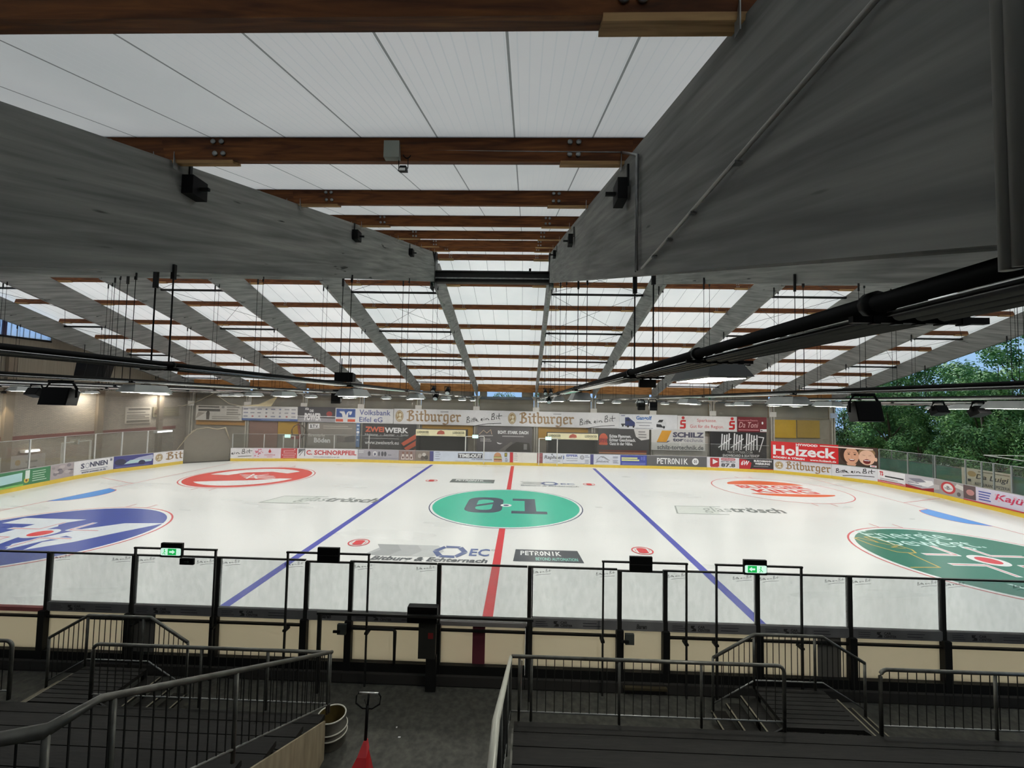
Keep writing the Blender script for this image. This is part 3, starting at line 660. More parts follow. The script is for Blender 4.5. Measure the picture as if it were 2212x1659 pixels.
exit_sign(3.5, 'unlit black sign box on the portal right of the centre line', False, 0)
T = thing('direction_box', (-6.75, -15.24, 2.2), 'small unlit black arrow box hanging on the glass under the green sign', 'sign')
MB().box((-6.92, -15.27, 2.24), (-6.6, -15.22, 2.38), BLACK).build('housing', T)
d = Deco(lambda u, v, e: V3((-6.9+.28*u, -15.27-e, 2.25+.12*v)), .28, .12); d.line([(.3, .5), (.7, .5)], .01, C('56625c')).line([(.6, .7), (.72, .5), (.6, .3)], .01, C('56625c')); d.done(T)
# barrier with the control boxes in front of the centre board
T = thing('gate_barrier', (-3.4, -15.75, 0), 'long grey horizontal barrier bar standing before the centre boards', 'barrier')
MB().box((-3.43, -15.79, 1.49), (1.2, -15.72, 1.54), STEEL).build('top_bar', T)
for x in (-3.38, 1.14): MB().box((x-.035, -15.78, ZF), (x+.035, -15.72, 1.49), STEEL).build('post', T)
T = thing('control_box', (-1.15, -15.6, .0), 'dark control pillar with a black box on the barrier, left of centre', 'box')
MB().box((-1.5, -15.72, 1.35), (-.86, -15.55, 1.68), BLACK).build('display_box', T)
MB().box((-1.27, -15.62, .55), (-.9, -15.5, 1.32), C('33332f')).build('cabinet', T); MB().box((-1.06, -15.63, .98), (-.95, -15.62, 1.1), C('8c2f2f')).build('warning_label', T)
MB().box((-1.1, -15.6, ZF), (-.88, -15.5, .6), DARK).build('pillar', T)
T = thing('bent_pipe', (-2.9, -15.36, 0), 'dark bent pipe bar on the board right of the left narrow gate', 'pipe')
MB().tube([(-2.85, -15.36, 1.0), (-1.9, -15.36, 1.0), (-1.86, -15.36, .96), (-1.86, -15.36, .24)], .03, STEEL, 8).build('pipe', T)
for x, lab in ((-3.12, 'small steel latch box on the left narrow gate'), (3.24, 'small steel latch box on the right narrow gate')):
    T = thing('gate_latch', (x, -15.36, .9), lab, 'latch'); MB().box((x-.02, -15.42, .88), (x+.17, -15.35, 1.1), C('4f534f', .5)).build('case', T); MB().box((x-.1, -15.45, .93), (x+.05, -15.42, .98), DARK).build('bolt', T)
struct(MB().box((3.17, -15.5, -.02), (4.1, -15.42, .03), C('4a4230', .7)).build('trim_13'))

# ================================================================== STANDS
def steps(x0, x1, y0, z0, n, name):
    for k in range(n):
        b = MB(); z = z0+.36*k; y = y0-.74*k
        b.box((x0, y-.9, z-.07), (x1, y, z), TREAD)
        for j in range(4): b.box((x0, y-.9+.225*j, z), (x1, y-.9+.225*j+.21, z+.012), TREAD)
        b.box((x0+.02, y-.06, z-.36), (x1-.02, y-.03, z-.07), DARK); struct(b.build(name, origin=(x0, y, z)))
steps(-16, -2.48, -17.3, .57, 6, 'stand_step'); steps(.84, 16, -17.35, .62, 6, 'stand_step')
for xx, s in ((-2.46, 1), (.82, -1)):
    m = noise_mat('pale_board_cladding_%d' % s, [(.3, '8f836c'), (.7, 'a89b80')], (1, 6, 1), nscale=2) if s > 0 else C('6b6a64')
    struct(MB().prism([(-17.35, ZF), (-17.35, .5), (-21.5, 2.4), (-22.5, 2.4), (-22.5, ZF)], xx-.015, xx+.015, m, lambda y, z, x: (x, y, z)).build('stand_cladding', origin=(xx, -18, 0)))
def fence(name, label, P, z0, H, posts, nb, group, cat='railing', round_=(), rm=None):
    """tubular fence along P (plan+floor height), balusters between a top and a bottom rail"""
    T = thing(name, (P[0][0], P[0][1], P[0][2]), label, cat, group)
    top = [V3((p[0], p[1], p[2]+H)) for p in P]
    if round_:
        for e_ in round_:
            a, c = (top[0], top[1]) if e_ == 0 else (top[-1], top[-2]); u = (c-a).normalized(); r = .11
            arc = [a+V3((0, 0, -H))]+[a+u*(r-r*math.cos(t))+V3((0, 0, -r+r*math.sin(t))) for t in (0, .4, .8, 1.2, 1.57)]
            top = arc+top[1:] if e_ == 0 else top[:-1]+arc[::-1]
    bot = [V3((p[0], p[1], p[2]+.15)) for p in P]
    MB().tube(top, .03, rm or RAIL, 10).build('top_rail', T); MB().tube(bot, .014, GALV, 6).build('bottom_rail', T)
    L = [0]
    for a, c in zip(P, P[1:]): L.append(L[-1]+math.dist(a, c))
    def pos(t):
        t *= L[-1]; i = 0
        while i < len(P)-2 and t > L[i+1]: i += 1
        k = (t-L[i])/(L[i+1]-L[i]); return V3(P[i])*(1-k)+V3(P[i+1])*k
    for t in posts:
        p = pos(t); MB().tube([p, p+V3((0, 0, H))], .024, RAIL, 8).build('post', T)
    for k in range(1, nb):
        p = pos(k/nb); MB().tube([p+V3((0, 0, .15)), p+V3((0, 0, H))], .0075, STEEL, 5).build('baluster', T)
    return T
ZL, ZRR = .57, .64
fence('stand_fence', 'tubular fence along the front of the left stand, beside the aisle', [(-6.78, -17.25, ZL), (-2.44, -17.25, ZL)], 0, 1.03, (.46, .74, 1), 30, 'stand front fences', round_=(0,))
T = fence('stand_fence', 'tubular fence along the front of the right stand, beside the aisle', [(.78, -17.35, ZRR), (5.42, -17.35, ZRR)], 0, 1.07, (.03, .075, .4, .7), 31, 'stand front fences', round_=(1,))
MB().tube([(.96, -17.35, 1.65), (.955, -17.37, 1.2), (.95, -17.36, .85)], .011, SILVER, 5).build('hanging_chain', T)
fence('stand_fence', 'tubular fence past the bridge steps, at the right edge', [(7.02, -17.35, ZRR), (11.5, -17.35, ZRR)], 0, 1.07, (.42, .85), 30, 'stand front fences', round_=(0,))
fence('stand_fence', 'end of a tubular fence cut by the left edge', [(-8.3, -17.25, ZL), (-12.5, -17.25, ZL)], 0, 1.03, (.45, .9), 28, 'stand front fences', round_=(0,))
fence('aisle_rail', 'sloping grey handrail fence down the left side of the aisle', [(-2.42, -17.25, ZL), (-2.42, -21.4, ZL+2.08), (-2.42, -21.78, ZL+2.12), (-3.6, -22.2, ZL+2.12)], 0, 1.04, (0.02, .45, .72, .8, 1), 40, 'aisle handrails')
fence('aisle_rail', 'sloping handrail fence, toned as lit, down the right side of the aisle', [(.765, -17.35, ZRR), (.745, -21.6, ZRR+2.1), (.74, -22.6, ZRR+2.12)], 0, 1.05, (.0, .35, .7, 1), 30, 'aisle handrails', rm=C('c3c3b6', .35, .1))  # top rail colour made paler to stand in for light falling on it
# little bridges of steps in front of the stands
for s, xa, xb, z0, lab in ((-1, -7.9, -6.6, ZL, 'left'), (1, 5.5, 6.8, ZRR, 'right')):
    yb, yf = -16.3, -17.28
    T = thing('bridge_steps', (xa, yf, 0), 'dark landing with short steps down both sides, before the %s stand' % lab, 'steps', 'step bridges before the stands')
    b = MB().box((xa, yf, z0-.06), (xb, yb, z0), TREAD)
    for j in range(9): b.box((xa, yf+.11*j, z0), (xb, yf+.11*j+.095, z0+.01), TREAD)
    b.build('landing', T)
    for q, xe in ((-1, xa), (1, xb)):
        for k in range(3):
            z = z0-.15*(k+1); x0 = xe+q*.28*k; x1 = xe+q*.28*(k+1); x0, x1 = min(x0, x1), max(x0, x1)
            MB().box((x0, yf, z-.04), (x1, yb, z), TREAD).box((x0 if q < 0 else x1-.03, yf, z-.001), (x0+.03 if q < 0 else x1, yb, z+.003), C('807a68')).build('tread', T)
        MB().hexa([(xe, yf+.02, z0-.12), (xe+q*.9, yf+.02, 0), (xe+q*.9, yf+.05, 0), (xe, yf+.05, z0-.12), (xe, yf+.02, z0), (xe+q*.95, yf+.02, .1), (xe+q*.95, yf+.05, .1), (xe, yf+.05, z0)], DARK).build('stringer', T)
    for xx in (xa+.05, xb-.05):
        MB().box((xx-.03, yb-.06, ZF), (xx+.03, yb, z0-.06), DARK).build('leg', T)
    fence('bridge_railing', 'railing with sloping ends on the ice side of the %s step bridge' % lab, [(xa-.8, yb, z0-.47), (xa, yb, z0), (xb, yb, z0), (xb+.8, yb, z0-.47)], 0, 1.02, (.0, .29, .66, 1), 27, 'step bridge railings')
# pallet truck
RT = C('b01f24', .4); RTD = C('7d1418', .45)
px, py = -1.6, -17.77; T = thing('pallet_truck', (px, py, ZF), 'red hand pallet truck with a black tow handle parked in the aisle', 'pallet truck')
MB().tube([(px, py+.06, .5), (px, py+.1, 1.02)], .027, BLACK, 8).build('tow_bar', T)
hz = .97; hp = [(-.08, .0), (-.2, .08), (-.205, .2), (-.17, .25), (.17, .25), (.205, .2), (.2, .08), (.08, .0)]
h = MB().tube([(px+a, py+.1+c*.2, hz+c*.85) for a, c in hp], .012, BLACK, 8, closed=True); h.tube([(px-.16, py+.15, hz+.215), (px+.16, py+.15, hz+.215)], .017, SILVER, 8); h.tube([(px, py+.1, hz), (px, py+.15, hz+.21)], .018, BLACK, 8); h.build('handle_loop', T)
MB().tube([(px-.02, py+.11, hz+.03), (px-.07, py+.14, hz+.12)], .006, STEEL, 5).build('release_lever', T)
b = MB(); b.hexa([(px-.27, py-.5, -.02), (px+.27, py-.5, -.02), (px+.2, py-.0, -.02), (px-.2, py-.0, -.02), (px-.075, py-.1, .34), (px+.075, py-.1, .34), (px+.06, py+.06, .36), (px-.06, py+.06, .36)], RT); b.build('hydraulic_hood', T)
MB().hexa([(px-.075, py-.1, .34), (px+.075, py-.1, .34), (px+.06, py+.09, .36), (px-.06, py+.09, .36), (px-.02, py+.02, .5), (px+.03, py+.02, .5), (px+.03, py+.09, .5), (px-.02, py+.09, .5)], C('d2454a', .3)).build('pump_head', T)
MB().hexa([(px+.19, py-.3, .1), (px+.215, py-.3, .1), (px+.175, py-.2, .1), (px+.165, py-.2, .1), (px+.13, py-.22, .23), (px+.15, py-.22, .23), (px+.13, py-.13, .23), (px+.12, py-.13, .23)], C('d8b92f')).build('warning_sticker', T)
for s in (-1, 1):
    MB().box((px+s*.19-.08, py-1.5, ZF+.05), (px+s*.19+.08, py-.5, ZF+.1), RT).build('fork', T)
    MB().lathe([(.07, -.025), (.07, .025)], (px+s*.07, py-.2, ZF+.07), BLACK, 16, 'X').build('steer_wheel', T)
# open steel drum
dx_, dy_ = -2.5, -16.98
T = thing('steel_drum', (dx_, dy_, ZF), 'open dark steel drum with pale rims beside the end of the left stand', 'drum')
prof = [(.25, ZF+.01), (.255, .02), (.268, .03), (.268, .06), (.255, .07), (.255, .12), (.268, .13), (.268, .16), (.255, .17), (.24, .34)]
dm = noise_mat('dull_drum_metal', [(.3, '55544b'), (.7, '75736a')], nscale=4, metal=.4, rough=.5)
MB().lathe(prof, (dx_, dy_, 0), dm, 28, caps=False).lathe([(.001, ZF+.03), (.235, ZF+.03), (.232, .34)], (dx_, dy_, 0), C('5a4c24', .7), 28, caps=False).build('shell', T)
for r, z in ((.242, .34), (.272, .145), (.272, .045)):
    MB().tube([(dx_+r*math.cos(2*pi*k/28), dy_+r*math.sin(2*pi*k/28), z) for k in range(28)], .013, C('d8d6c8', .35), 6, closed=True).build('rim', T)
for k, (x, y, lab) in enumerate(((-1.31, -16.83, 'small white paper scrap on the aisle floor near the pallet truck'), (-1.42, -16.6, 'tiny pale speck of litter on the aisle floor, nearer the boards'))):
    tag(MB().box((x, y, ZF), (x+.045-.02*k, y+.03, ZF+.006), WHITE).build('paper_scrap', origin=(x, y, ZF)), lab, 'litter')
# ================================================================== FAR BOARDS AND THEIR ADVERTS
ZK, ZT = .27, 1.24
def ad(xl, xr, label, bg, n=1, yellow=True, mat=None):
    xl += .15; xr -= .15
    P = [bpt(xl+(xr-xl)*k/n) for k in range(n+1)]; m = mat or C(bg, .45)
    o, d = panel('advert_board', label, 'advertising board', P, ZK, ZT, m, .06, 'boards round the far side of the ice')
    if yellow: p, _ = panel('kick_plate', None, None, P, .0, ZK, YELLOW, .05, parent=o)
    p, _ = panel('cap_rail', None, None, P, ZT, ZT+.035, C('b9b7ba', .4), .09, parent=o)
    return o, d
W_ = C('f4f3f6', .45); K = C('2b2b2e', .5); R_ = C('cf2a33', .5); G1 = C('8f8f95', .5); BR = C('a5835a', .5)
o, d = ad(-58, 107, 'green advert board with a pale blue picture and a yellow flower, leftmost', '3f8a5c', 3)
d.poly([(.05, .2), (.6, .3), (.6, .85), (.05, .75)], C('b7dfe4'), 'picture').r(.08, .45, .5, .55, C('4d9c8c')).el(.66, .3, .035, .17, C('e2c84a'), 'picture').el(.66, .3, .015, .08, C('7a4a2a'), 'picture').r(.64, .4, .7, .95, C('e3efe9'), 'picture').bars(.74, .96, (.8, .65, .5, .35, .2), C('c7e6cf'), .05).r(.0, .0, .62, .12, C('8ccf6a'), 'picture'); d.done(o)
o, d = ad(107, 158, 'grey photo advert board between the green board and the blue lettered white one', 'b7acb0')
for k in range(14): d.el(.1+.8*random.random(), .2+.7*random.random(), .06+.08*random.random(), .06+.1*random.random(), C(random.choice(('8f8790', 'a59a9f', '77707c', 'c7bdbf'))), 'picture', 10)
d.done(o)
o, d = ad(158, 244, 'white advert board reading SONNEN in dark blue, left bend of the rink', 'f0eff3')
NB = C('3d4263'); d.t('S', .16, .42, .25, .8, NB, .03).t('O', .265, .4, .37, .82, C('9aa0b5'), -.01).t('NNEN', .38, .46, .84, .84, NB, .04).bars(.16, .84, (.28,), C('8d8fa3'), .05, ragged=0).t('www.sonnen-st.de', .18, .06, .8, .22, NB, .03).r(.9, .72, .96, .9, C('77788c')); d.done(o)
o, d = ad(244, 330, 'dark blue advert board with a white swooping car picture, left bend', '3c3f8e', 2)
d.poly([(.3, .45), (.6, .75), (.98, .9), (1, .55), (.75, .4)], C('b9bedb'), 'picture').poly([(.25, .3), (.95, .35), (.97, .5), (.4, .6)], C('c3e3e8'), 'picture').el(.7, .32, .09, .2, C('23245c'), 'picture').el(.16, .5, .14, .25, C('2a2a52'), 'picture').bars(.05, .9, (.1,), C('8286c8'), .05, ragged=0); d.done(o)
o, d = ad(330, 395, 'white advert board reading Bit in gold letters, last board before the gateway', 'f3f1f4')
d.emblem(.18, .55, .12, .34).frak('Bit', .4, .08, .96, 1.0, BR); d.done(o)
o, d = ad(497, 546, 'white advert board reading ein Bit in black handwriting, first after the gateway', 'f3f1f4')
for pl in HAND[8:]: d.line([((u-.4)/.62*.95+.04, v*.95) for u, v in pl if u > .39] if len([1 for u, v in pl if u > .39]) > 1 else [(.04, .05), (.3, .15)], .05, K, 'lettering')
d.done(o)
o, d = ad(546, 606, 'pale pink advert board with scattered flowers and a red drop', 'eee3ee')
for k in range(16): d.el(.05+.3*random.random(), .1+.8*random.random(), .015+.03*random.random(), .03+.06*random.random(), C('d9708a'), 'logo', 8)
d.el(.6, .68, .05, .13, R_).poly([(.57, .75), (.63, .75), (.6, .96)], R_).t('vodafone', .4, .28, .8, .44, C('d98a98'), .02).bars(.5, .75, (.15,), C('d98a98'), .05); d.done(o)
o, d = ad(606, 641, 'narrow red advert board with white dots and pale text rows', 'd2484e')
d.bars(.15, .9, (.8, .62, .45, .28, .12), C('f0b9bb'), .06, ragged=.1)
for u, v in ((.85, .9), (.2, .65), (.9, .45), (.1, .35)): d.el(u, v, .03, .05, W_, 'logo', 10)
d.done(o)
o, d = ad(641, 772, 'white advert board reading C. SCHNORPFEIL in red', 'f2f0f4')
d.poly([(.02, .95), (.12, .95), (.02, .45)], C('6b6c72')).line([(.12, .95), (.04, .28)], .06, C('6b6c72')).line([(.125, .95), (.125, .28)], .07, C('55565c')).t('C. SCHNORPFEIL', .15, .38, .98, .85, R_, .03).t('www.schnorpfeil-trier.de', .27, .08, .7, .24, C('6a6a72'), .02); d.done(o)
o, d = ad(772, 861, 'light grey advert board with a row of dark shoe shapes', 'b3afb9')
for u, rx in ((.28, .035), (.42, .05), (.52, .02), (.6, .03), (.67, .03)): d.el(u, .6, rx, .25, C('5c5b66') if u != .42 else W_, 'picture', 14)
d.el(.42, .55, .025, .15, C('6b6a86'), 'picture', 12).bars(.02, .16, (.85, .7), W_, .06).r(.0, .1, 1, .22, C('9f9baa')).bars(.74, .85, (.5,), C('8a8894'), .12); d.done(o)
o, d = ad(861, 897, 'narrow photo advert board with brown figures holding glasses', '9b8480')
for u in (.25, .5, .75): d.poly([(u-.11, .1), (u+.11, .1), (u+.05, .65), (u-.05, .65)], C('e5d9d3'), 'picture').el(u, .75, .07, .13, C('8f5f50'), 'picture', 10).el(u, .3, .05, .12, C('6d3c30'), 'picture', 10)
d.done(o)
o, d = ad(897, 928, 'narrow grey brown photo advert board left of the blue line stripe', '8f8279')
for u, v, c in ((.3, .5, 'b9b0a8'), (.6, .6, 'd6d0ca'), (.5, .3, '6b5f57'), (.75, .35, '55504b')): d.el(u, v, .14, .22, C(c), 'picture', 12)
d.done(o)
o, d = ad(928, 936, 'blue line stripe on the far boards, left of the centre', '51518f'); d.done(o)
o, d = ad(936, 1101, 'pale blue advert board with TIME-OUT lettering and a big burger', 'dbe2f1')
d.r(.32, .36, .64, .85, C('55565c')).t('TIME-OUT', .33, .42, .63, .79, W_, .05).t('FÜR DEINEN HUNGER', .5, .18, .77, .32, C('77788a'), .03).bars(.02, .09, (.9, .7, .5, .25), C('8b90a8'), .05).bars(.28, .5, (.06,), C('9a94a2'), .03)
BU = C('d39a6f'); d.poly([(.84+.05*math.cos(a), .55+.42*math.sin(a)) for a in [pi*k/12 for k in range(13)]], BU, 'burger').r(.79, .44, .895, .55, C('9fae5a'), 'burger').r(.785, .36, .9, .46, C('ead9a9'), 'burger').r(.79, .22, .895, .36, C('8a5a3c'), 'burger').poly(rrect(.79, .04, .9, .24, .02), BU, 'burger')
d.r(.93, .55, .965, .95, C('58653d')).line([(.937, .6), (.942, .9), (.948, .65), (.954, .9), (.96, .6)], .03, C('e0c23a')).bars(.94, .975, (.4, .25, .12), C('77788a'), .06); d.done(o)
o, d = ad(1101, 1108, 'red centre line stripe on the far boards', 'd8323e'); d.done(o)
o, d = ad(1108, 1160, 'plain white board just right of the red centre stripe', 'efece6')
d.bars(.03, .2, (.85, .65, .45, .25), C('a9a6ae'), .05).r(.36, 0, .365, 1, C('c9c6c4')); d.done(o)
o, d = ad(1160, 1172, 'narrow dull red board left of the RAPHAEL advert', 'a1565c'); d.bars(.1, .9, (.85, .7, .5, .35), C('c08086'), .06); d.done(o)
o, d = ad(1172, 1216, 'white advert board reading Raphael in grey', 'e4e6f0')
d.t('Raphael', .08, .35, .95, .8, C('5c5d66'), .02, .15).bars(.5, .92, (.26,), C('8a8b96'), .05).r(.42, .82, .5, .97, C('8a8b96')).bars(.1, .9, (.1,), C('a5a6b2'), .03); d.done(o)
o, d = ad(1216, 1275, 'white advert board with a blue name bar and a grey stamp', 'e7e9f3')
d.t('EPPER', .12, .72, .55, .94, C('5160b5'), .04).bars(.12, .55, (.55, .33), C('8e90a4'), .05).r(.0, .02, .8, .07, C('77798a')).el(.7, .68, .08, .22, C('9fa0ab'), 'logo', 16).el(.7, .68, .05, .14, C('c5c6cf'), 'logo', 14).bars(.8, .97, (.85, .7, .4, .25, .1), C('8e90a4'), .06).r(.0, .45, .04, .8, C('6f86c0')); d.done(o)
o, d = ad(1275, 1282, 'blue line stripe on the far boards, right of the centre', '4e4f8e'); d.done(o)
o, d = ad(1282, 1340, 'white advert board with a grey roof outline logo', 'e2e4f0')
d.line([(.12, .45), (.27, .82), (.33, .7), (.38, .8), (.6, .42)], .05, C('77788a')).poly([(.27, .84), (.38, .84), (.62, .42), (.5, .5)], C('9a9aa5')).t('JENDAHL', .08, .18, .58, .4, C('77788a'), .03, .2).bars(.72, .94, (.8, .7, .45, .32, .2), C('85869a'), .06); d.done(o)
o, d = ad(1340, 1397, 'blue advert board with two yellow text rows', '434fae')
d.bars(.04, .72, (.7, .5), C('e3e7a0'), .15, ragged=.2).bars(.06, .95, (.22, .1), C('8b95d8'), .06, ragged=0).r(.78, .55, .84, .85, C('6f7bd0')).r(.87, .5, .93, .9, C('6f7bd0')); d.done(o)
o, d = ad(1397, 1527, 'dark grey advert board reading PETR0N1K beside a white 01 disc', '6a696b')
d.t('PETR0N1K', .17, .2, .69, .8, W_, .02).el(.81, .52, .055, .33, W_, n=24).t('01', .785, .36, .835, .68, C('5f6063'), .03); d.done(o)
o, d = ad(1527, 1597, 'white advert board reading CITYRADIO BITBURG 87.8 with a red play mark', 'e7e5ec')
d.r(.1, .12, .38, .95, C('c23a3f')).poly([(.18, .32), (.18, .85), (.35, .58)], W_).poly(rrect(.44, .74, .88, .98, .08), C('b9474f')).t('CITYRADIO', .47, .8, .85, .92, C('e7e5ec'), .03).t('BITBURG', .44, .54, .88, .7, C('8a8a92'), .04).t('87.8', .44, .1, .88, .46, C('55565c'), .04).bars(.12, .36, (.08,), C('c23a3f'), .07); d.done(o)
o, d = ad(1597, 1671, 'dark advert board reading BUSCHMANN WERBUNG with a red corner', '3b393d')
d.poly([(0, 0), (.32, 0), (.36, .6), (.2, .9), (0, .95)], C('c5323a')).t('6W', .05, .35, .3, .8, W_, .03, .3).t('BUSCHMANN', .43, .7, .95, .9, W_, .05).t('WERBUNG', .46, .44, .9, .64, W_, .05).bars(.42, .95, (.3,), C('9b9aa0'), .07).r(.36, .0, 1, .08, C('c5323a')); d.done(o)
o, d = ad(1671, 1797, 'white curved board reading Bitburger in gold with an oval badge, right bend', 'e6e6ee', 3)
d.emblem(.1, .52, .075, .36).frak('Bitburger', .22, .02, .98, 1.0, BR); d.done(o)
o, d = ad(1797, 1896, 'white curved board reading Bitte ein Bit in black handwriting, right bend', 'e9e9f0', 3)
d.hand(.1, .12, .95, .95, K, .05); d.done(o)
o, d = ad(1896, 1956, 'white advert board with red TS mark and red foot stripes, right bend', 'efeef2')
d.t('TS', .08, .55, .22, .9, R_, .05).bars(.28, .95, (.55,), K, .1, ragged=0).bars(.1, .95, (.32, .2), C('8b8b95'), .04).r(0, .0, 1, .17, C('cf5560')).r(0, .07, 1, .09, W_); d.done(o)
o, d = ad(1956, 2018, 'silver and white advert board with a dark red foot, right bend', 'c3c0c8')
d.poly([(.0, .0), (1, .0), (1, .3), (.6, .12), (.0, .28)], C('a5343d')).poly([(.1, .35), (.8, .3), (1, .55), (.95, .8), (.6, .75)], W_).poly([(.1, .75), (.55, .85), (.75, .65), (.4, .5)], C('8d8c9a')).bars(.1, .6, (.45, .3), C('77778a'), .05); d.done(o)
o, d = ad(2018, 2082, 'grey advert board with a red ring around the letter B', 'a9a2a2')
d.el(.5, .55, .25, .42, C('c94c50'), n=28).el(.5, .55, .17, .29, C('e9e4e4'), n=24).t('-B-', .38, .42, .62, .68, C('6b6a6e'), .02).poly([(0, .2), (.2, .3), (.2, .6), (0, .6)], C('c7c1c1'), 'picture').poly([(.72, .7), (1, .55), (1, .85), (.8, .95)], C('dcd8d4'), 'picture').el(.85, .25, .06, .15, C('6b6566'), 'picture', 10); d.done(o)
o, d = ad(2082, 2245, 'pale pink advert board with Kajüte in red script, rightmost', 'd9d3e6', 2)
d.r(.0, .1, .18, 1, C('6b5a5c'), 'picture').el(.1, .55, .06, .2, C('c58e8c'), 'picture', 12).bars(.22, .4, (.75, .58, .42, .25), C('5d66b0'), .08).t('Kajüte', .44, .3, .98, .82, C('cf3f62'), .02, .25).r(0, .0, 1, .08, C('c94350'))
for k in range(10): d.el(.42+.56*random.random(), .3+.6*random.random(), .015, .07, C('e3bccf'), 'logo', 8)
d.done(o)

# glass above the far boards
def far_glass(x0, x1, zt, lab, posts=True, n=1):
    P = [bpt(x0+.3+(x1-x0-2.2)*k/n) for k in range(n+1)]; f, Wd = path_f(P, ZT+.045, zt)
    PC = C('8d9391', .4) if x0 > 1800 else C('c9cac8', .4); T = thing('glass_screen', tuple(f(0, 0, 0)), lab, 'glass screen', 'glass above the far boards')
    g = MB(); 
    for k in range(n):
        a, c = k/n, (k+1)/n; g.hexa([f(a, 0, -.03), f(c, 0, -.03), f(c, 0, -.045), f(a, 0, -.045), f(a, 1, -.03), f(c, 1, -.03), f(c, 1, -.045), f(a, 1, -.045)], GLASS)
    g.build('pane', T)
    g = MB(); g.tube([f(k/n, 1, -.037) for k in range(n+1)], .016, C('b5b9ba', .4), 6); g.build('top_edge', T)
    if posts:
        p0 = f(0, 0, -.05); MB().box((p0.x-.035, p0.y-.035, p0.z), (p0.x+.035, p0.y+.035, zt), PC).build('post', T)
    return T
PXS = [-56, 60, 136, 202, 260, 316, 374]
for k in range(6): far_glass(PXS[k], PXS[k+1], 3.15, 'glass screen above the left bend boards, %s from the gateway' % ORD[5-k])
PXS = [500, 568, 645, 720, 795, 870]
for k in range(5): far_glass(PXS[k], PXS[k+1], 2.6, 'clear screen above the far boards, %s right of the gateway' % ORD[k])
PXS = [1406, 1470, 1535, 1600, 1664]
for k in range(4): far_glass(PXS[k], PXS[k+1], 2.5, 'clear screen above the far boards, %s left of the big red advert' % ORD[3-k], False)
PXS = [1899, 1961, 2020, 2086, 2121, 2147, 2186, 2250]
for k in range(7): far_glass(PXS[k], PXS[k+1], 2.9, 'screen above the right bend boards, %s right of the big red advert' % ORD[k])

# big red advert along the right bend, fixed to the glass
P = [bpt(1666), bpt(1812), bpt(1897)]; P = [V3((p.x, p.y, 0)) for p in P]
o, d = panel('advert_banner', 'large red advert banner reading Holzeck with two smiling faces, right bend', 'banner', P, 1.32, 2.95, C('dd2a2f', .45), .03)
US = (P[1]-P[0]).length/((P[1]-P[0]).length+(P[2]-P[1]).length); f0 = d.f
d.f = lambda u, v, e: f0(u/.62*US if u <= .62 else US+(u-.62)/.38*(1-US), v, e)
d.r(.6201, .0, 1, 1, C('4a3b33'), 'photo', 1)
d.t('Holzeck', .02, .25, .6, .8, W_, .03).t('HYWOOD', .24, .82, .44, .95, W_, .05).t('BÖDEN & TÜREN', .02, .06, .32, .19, W_, .05).t('www.holzeck.de', .37, .05, .6, .16, W_, .03, .15).bars(.46, .96, (.9,), C('efd9d0'), .06, ragged=0)
SK = C('e0a98c'); SK2 = C('ecbfa6'); HR = C('3a251c'); MT = C('7a2a2a')
d.el(.735, .55, .1, .5, HR, 'photo').el(.75, .5, .075, .42, SK, 'photo').poly([(.70, .12), (.8, .12), (.79, .0), (.71, .0)], SK, 'photo').el(.725, .58, .012, .03, HR, 'photo', 10).el(.785, .58, .012, .03, HR, 'photo', 10).line([(.71, .66), (.74, .68)], .03, HR, 'photo').line([(.77, .68), (.8, .66)], .03, HR, 'photo')
d.line([(.755, .55), (.75, .42), (.762, .4)], .02, C('c48a6c'), 'photo').poly([(.72, .33), (.79, .33), (.775, .24), (.74, .23)], MT, 'photo').poly([(.728, .325), (.783, .325), (.772, .29), (.74, .285)], W_, 'photo')
d.el(.985, .42, .012, .1, SK2, 'photo', 12).el(.9, .72, .08, .22, C('9a7a58'), 'photo').el(.9, .48, .078, .38, SK2, 'photo').line([(.86, .6), (.885, .57)], .025, C('8f5f48'), 'photo').line([(.915, .57), (.94, .6)], .025, C('8f5f48'), 'photo').line([(.9, .53), (.895, .44), (.905, .43)], .02, C('cf9a7e'), 'photo').el(.9, .28, .035, .12, MT, 'photo').poly([(.872, .35), (.928, .35), (.922, .31), (.878, .31)], W_, 'photo')
d.r(.93, .03, .99, .12, W_).bars(.94, .98, (.075,), R_, .03, ragged=0); d.done(o)

# ================================================================== SIGNS ON THE FAR WALL
def sign(xl, xr, yt, yb, label, bg, Y=17.95, cat='advertising sign', group='signs on the far wall', tilt=0, rough=.5):
    a, c = at(xl, yt, 1, Y), at(xr, yb, 1, Y); xm = (xl+xr)/2; zt, zb = at(xm, yt, 1, Y).z, at(xm, yb, 1, Y).z
    return panel('wall_sign', label, cat, [(a.x, Y), (c.x, Y)], zb, zt, C(bg, rough), .05, group)
o, d = sign(424, 523, 876, 908, 'white sign with a dark figure and text rows, leftmost on the far wall', 'cfcac2')
d.bars(.05, .5, (.9,), C('6b665f'), .1, ragged=0).bars(.05, .52, (.68,), C('55504b'), .16, ragged=0).poly([(.23, .05), (.29, .05), (.3, .5), (.27, .72), (.22, .5)], C('4f463f'), 'picture').poly([(.0, .1), (.2, .5), (.05, .55)], C('a39a90'), 'picture').bars(.66, .97, (.9, .72, .55, .42), C('8b857c'), .08).bars(.35, .95, (.25, .13), C('9a938a'), .06).el(.58, .9, .03, .08, C('8f8a83')); d.done(o)
o, d = sign(523.5, 643, 878, 909, 'white sponsor sign with rows of small marks above a blue stripe', 'e0dede')
